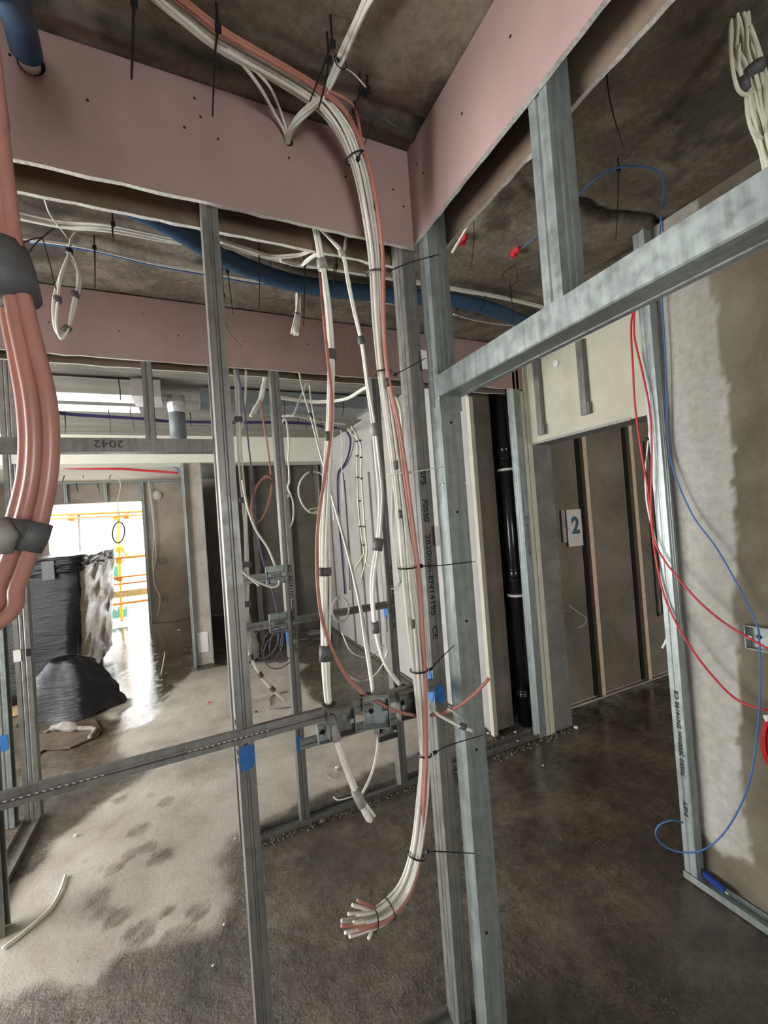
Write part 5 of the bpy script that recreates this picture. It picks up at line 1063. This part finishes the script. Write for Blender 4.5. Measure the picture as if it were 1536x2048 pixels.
rr_ = empty('cable_run', 'red cable run under the far room ceiling toward the partition wall', 'cable bundle', P(240, 940, Z=2.66))
cables(rr_, [P(60, 928, Y=6.6), P(140, 936, Y=6.6), (P(240, 938, Y=6.6)), P(300, 942, Y=6.6), P(357, 946, Y=6.6)], 3, .011, .018, 'red_cable', 6)
cab('blue cable end curving to the partition top', [(345, 932), (353, 936), (360, 946)], 2, .010, .012, 'blue_cable', 6.5)
for k, (x, y, x2, y2) in enumerate(((130, 948, 124, 966), (168, 942, 166, 956), (225, 944, 218, 958), (152, 966, 156, 985), (195, 967, 199, 985))):
    a = P(x, y, Y=8.2); ceiling_tie(['first thin tie from the left under the far room ceiling', 'knotted tie under the red run, left', 'knotted tie under the red run, right', 'thin tie hanging over the far wall, left', 'thin tie hanging over the far wall, right'][k], [a, P((x + x2) / 2, (y + y2) / 2, Y=8.2), P(x2, y2, Y=8.2)], False, .007)
tag(stud_mesh('metal_stud', 'steel_dark', P(508, 1100, Y=6.5)[0], 6.5, 0, 2.68, 'Y', F=.07), 'left stud against the dark far wall behind the printed second-wall stud', 'metal stud')
tag(stud_mesh('metal_stud', 'steel_dark', P(574, 1100, Y=6.5)[0], 6.5, 0, 2.68, 'Y', F=.09), 'stud against the dark far wall just right of the printed second-wall stud', 'metal stud')
tag(stud_mesh('metal_stud', 'steel_dark', P(640, 1100, Y=6.5)[0], 6.5, 0, 2.68, 'Y', F=.07), 'stud against the dark far wall beside the hall wall corner', 'metal stud')
tag(stud_mesh('metal_stud', 'steel', -.03, 5.76, 0, 2.50, 'Y', F=.03), 'bright edge stud on the left of the partition end', 'metal stud')
tag(stud_mesh('metal_stud', 'steel', .20, 5.76, 0, 2.50, 'YR', F=.012), 'bright thin edge channel on the right of the partition end', 'metal stud')
for k, y in enumerate((3.05, 4.55, 4.95, 5.4, 6.1)):
    mb = MB(); mb.box((1.945, y, .02), (1.957, y + .035, 2.2 if k else 2.5)); tag(mb.build('batten', 'steel_dark' if k else 'pale'), ['pale wall batten on the hall wall beside the slotted stud', 'first dark thin channel on the hall wall beyond the splayed cable ends', 'second dark thin channel on the hall wall', 'third dark thin channel on the hall wall', 'last dark thin channel on the hall wall next to the corner'][k], 'batten')
# leaning cream and red board at the left edge
a = P(-30, 1365, Y=3.35); mb = MB(); b = P(16, 1640, Y=3.35)
mb.box((-1.35, 3.36, .03), (-1.085, 3.38, a[2])); lbd = mb.build('leaning_board', 'copper_strip'); tag(lbd, 'cream board with a red stripe leaning behind the narrow bright stud at left edge', 'board')
mb = MB(); mb.box((-1.30, 3.352, .15), (-1.17, 3.3595, a[2] - .01)); child(mb.build('stripe', 'red_paint'), lbd)

# ------------------------------------------------------------------ small things on the floor
def fp(x, y, z=0): p = P(x, y, Z=0); return Vector((p[0], p[1], z))
lv = empty('clamp', 'small blue plastic tool with a metal tip lying on the right floor channel', 'tool', fp(1430, 1790))
mb = MB(); d = (fp(1450, 1810) - fp(1408, 1772)).normalized(); n_ = Vector((-d.y, d.x, 0)); mb.obox((fp(1408, 1772) + fp(1448, 1806)) / 2 + Vector((.012, 0, .045)), d, n_, Vector((0, 0, 1)), (fp(1450, 1810) - fp(1408, 1772)).length / 2, .008, .011); mb.build('body', M['blue_tool'], lv)
mb = MB(); e = fp(1450, 1809) + Vector((.012, 0, .045)); mb.tube([e, e + d * .012], .007, 10); mb.build('tip', M['steel'], lv, True)
zt = empty('cable_tie', 'used cable tie ring lying on the dry floor below the rail boxes', 'cable tie', fp(667, 1545))
c = fp(665, 1550, .006); mb = MB(); mb.tube([c + Vector((math.cos(a) * .037, math.sin(a) * .045, .003 * math.sin(2 * a))) for a in [i * PI / 8 for i in range(16)]], .0022, 6); mb.build('strap', M['tape_light'], zt, True)
e = fp(674, 1538, .008); mb = MB(); mb.obox(e, Vector((1, 0, 0)), Vector((0, 1, 0)), Vector((0, 0, 1)), .009, .011, .005); mb.build('head', M['white_plastic'], zt)
def wire(label, pts, r, mat, z=.006):
    root = empty('wire_offcut', label, 'offcut', fp(*pts[0])); mb = MB(); mb.tube(catmull([fp(x, y, z) for x, y in pts], 6), r, 6); mb.build('sheath', M[mat], root, True)
wire('dark wire offcut hooked on the floor left of the printed stud', [(542, 1412), (541, 1398), (552, 1390), (575, 1384)], .006, 'tape')
wire('straight dark wire offcut beside the hooked one', [(538, 1417), (560, 1418), (582, 1415)], .005, 'tape')
wire('white bent wire offcut on the second wall floor channel', [(668, 1606), (676, 1612), (690, 1610), (712, 1603)], .004, 'white_plastic', .035)
wire('long pale wire lying on the dry floor at lower left', [(131, 1752), (120, 1785), (98, 1822), (50, 1865), (5, 1900)], .006, 'white_cable')
wire('pale curved wire lying in the puddle near the partition', [(330, 1305), (326, 1330), (322, 1352)], .006, 'white_cable')
for k, (x, y, s_, mm, lab) in enumerate([(358, 1262, .03, 'white_plastic', 'white plastic plug on the wet floor by the partition'), (152, 1673, .013, 'white_plastic', 'small white plug on the dry floor at left'), (418, 1406, .014, 'red_paint', 'small red chip on the floor left of the lone stud'),
      (512, 1425, .014, 'rubber', 'dark lump of dirt near the dark wire offcuts'), (1152, 1458, .022, 'white_plastic', 'torn white scrap at the foot of the blockwork reveal'), (1031, 1466, .014, 'white_plastic', 'white clip at the foot of the soil pipe'), (1036, 1484, .012, 'white_plastic', 'white clip on the floor channel below the soil pipe'),
      (983, 1479, .008, 'red_paint', 'red speck at the foot of the cream lining edge'), (976, 1468, .013, 'white_plastic', 'white scrap at the foot of the cream lining edge'), (448, 1850, .007, 'white_plastic', 'white pebble on the floor left of the lone stud base'), (426, 1932, .006, 'white_plastic', 'white pebble on the wet floor at bottom left'),
      (470, 1678, .007, 'white_plastic', 'white crumb beside the lone stud at the end of the floor channel'), (1228, 1480, .006, 'red_paint', 'red speck on the wet floor of the far doorway'), (1086, 1532, .008, 'white_plastic', 'white speck on the wet floor before the reveal'), (645, 1645, .02, 'paper', 'brown scrap in front of the muddy floor channel')]):
    mb = MB(); c = fp(x, y, s_ * .5); rd = random.Random(k); n = 7
    vs = []; 
    for j in range(3):
        for i in range(n): a = 2 * PI * i / n; r = s_ * (.55, 1, .5)[j] * rd.uniform(.6, 1.1); vs.append(c + Vector((math.cos(a) * r, math.sin(a) * r, (j - 1) * s_ * .45)))
    fs = [tuple(range(n - 1, -1, -1)), tuple(2 * n + i for i in range(n))] + [(j * n + i, j * n + (i + 1) % n, (j + 1) * n + (i + 1) % n, (j + 1) * n + i) for j in range(2) for i in range(n)]
    mb.add(vs, fs); tag(mb.build('debris_scrap', mm), lab, 'debris')
# gritty mud along the channel and at the reveal: countless crumbs, one object
mb = MB(); rd = random.Random(5)
def crumb(x, y, s_):
    n = 5; c = Vector((x, y, s_ * .3)); vs = [c + Vector((math.cos(2 * PI * i / n) * s_ * rd.uniform(.5, 1), math.sin(2 * PI * i / n) * s_ * rd.uniform(.5, 1), -s_ * .3)) for i in range(n)] + [c + Vector((0, 0, s_ * rd.uniform(.3, .8)))]
    mb.add(vs, [(i, (i + 1) % n, n) for i in range(n)] + [tuple(range(n - 1, -1, -1))])
for k in range(420): crumb(rd.uniform(.2, 1.7), 2.375 - abs(rd.gauss(0, .02)), rd.uniform(.003, .011))
for k in range(260): crumb(rd.uniform(1.75, 2.55), 2.34 - abs(rd.gauss(0, .02)) + rd.choice((0, .03, .12, .2)), rd.uniform(.004, .016))
for k in range(1500):
    x, y = rd.uniform(560, 1400), rd.uniform(1560, 2040) ; p = fp(x, y)
    if float(fbm(np.array([p.x * 4]), np.array([p.y * 4]))[0]) > -.02: crumb(p.x, p.y, rd.uniform(.0012, .0042))
for k in range(120):
    x, y = rd.uniform(150, 520), rd.uniform(1900, 2040); p = fp(x, y); crumb(p.x, p.y, rd.uniform(.0015, .004))
tag(mb.build('mud_crumbs', 'mud'), 'gritty mud crumbs scattered along the floor channels and wet floor', 'mud', kind='stuff')
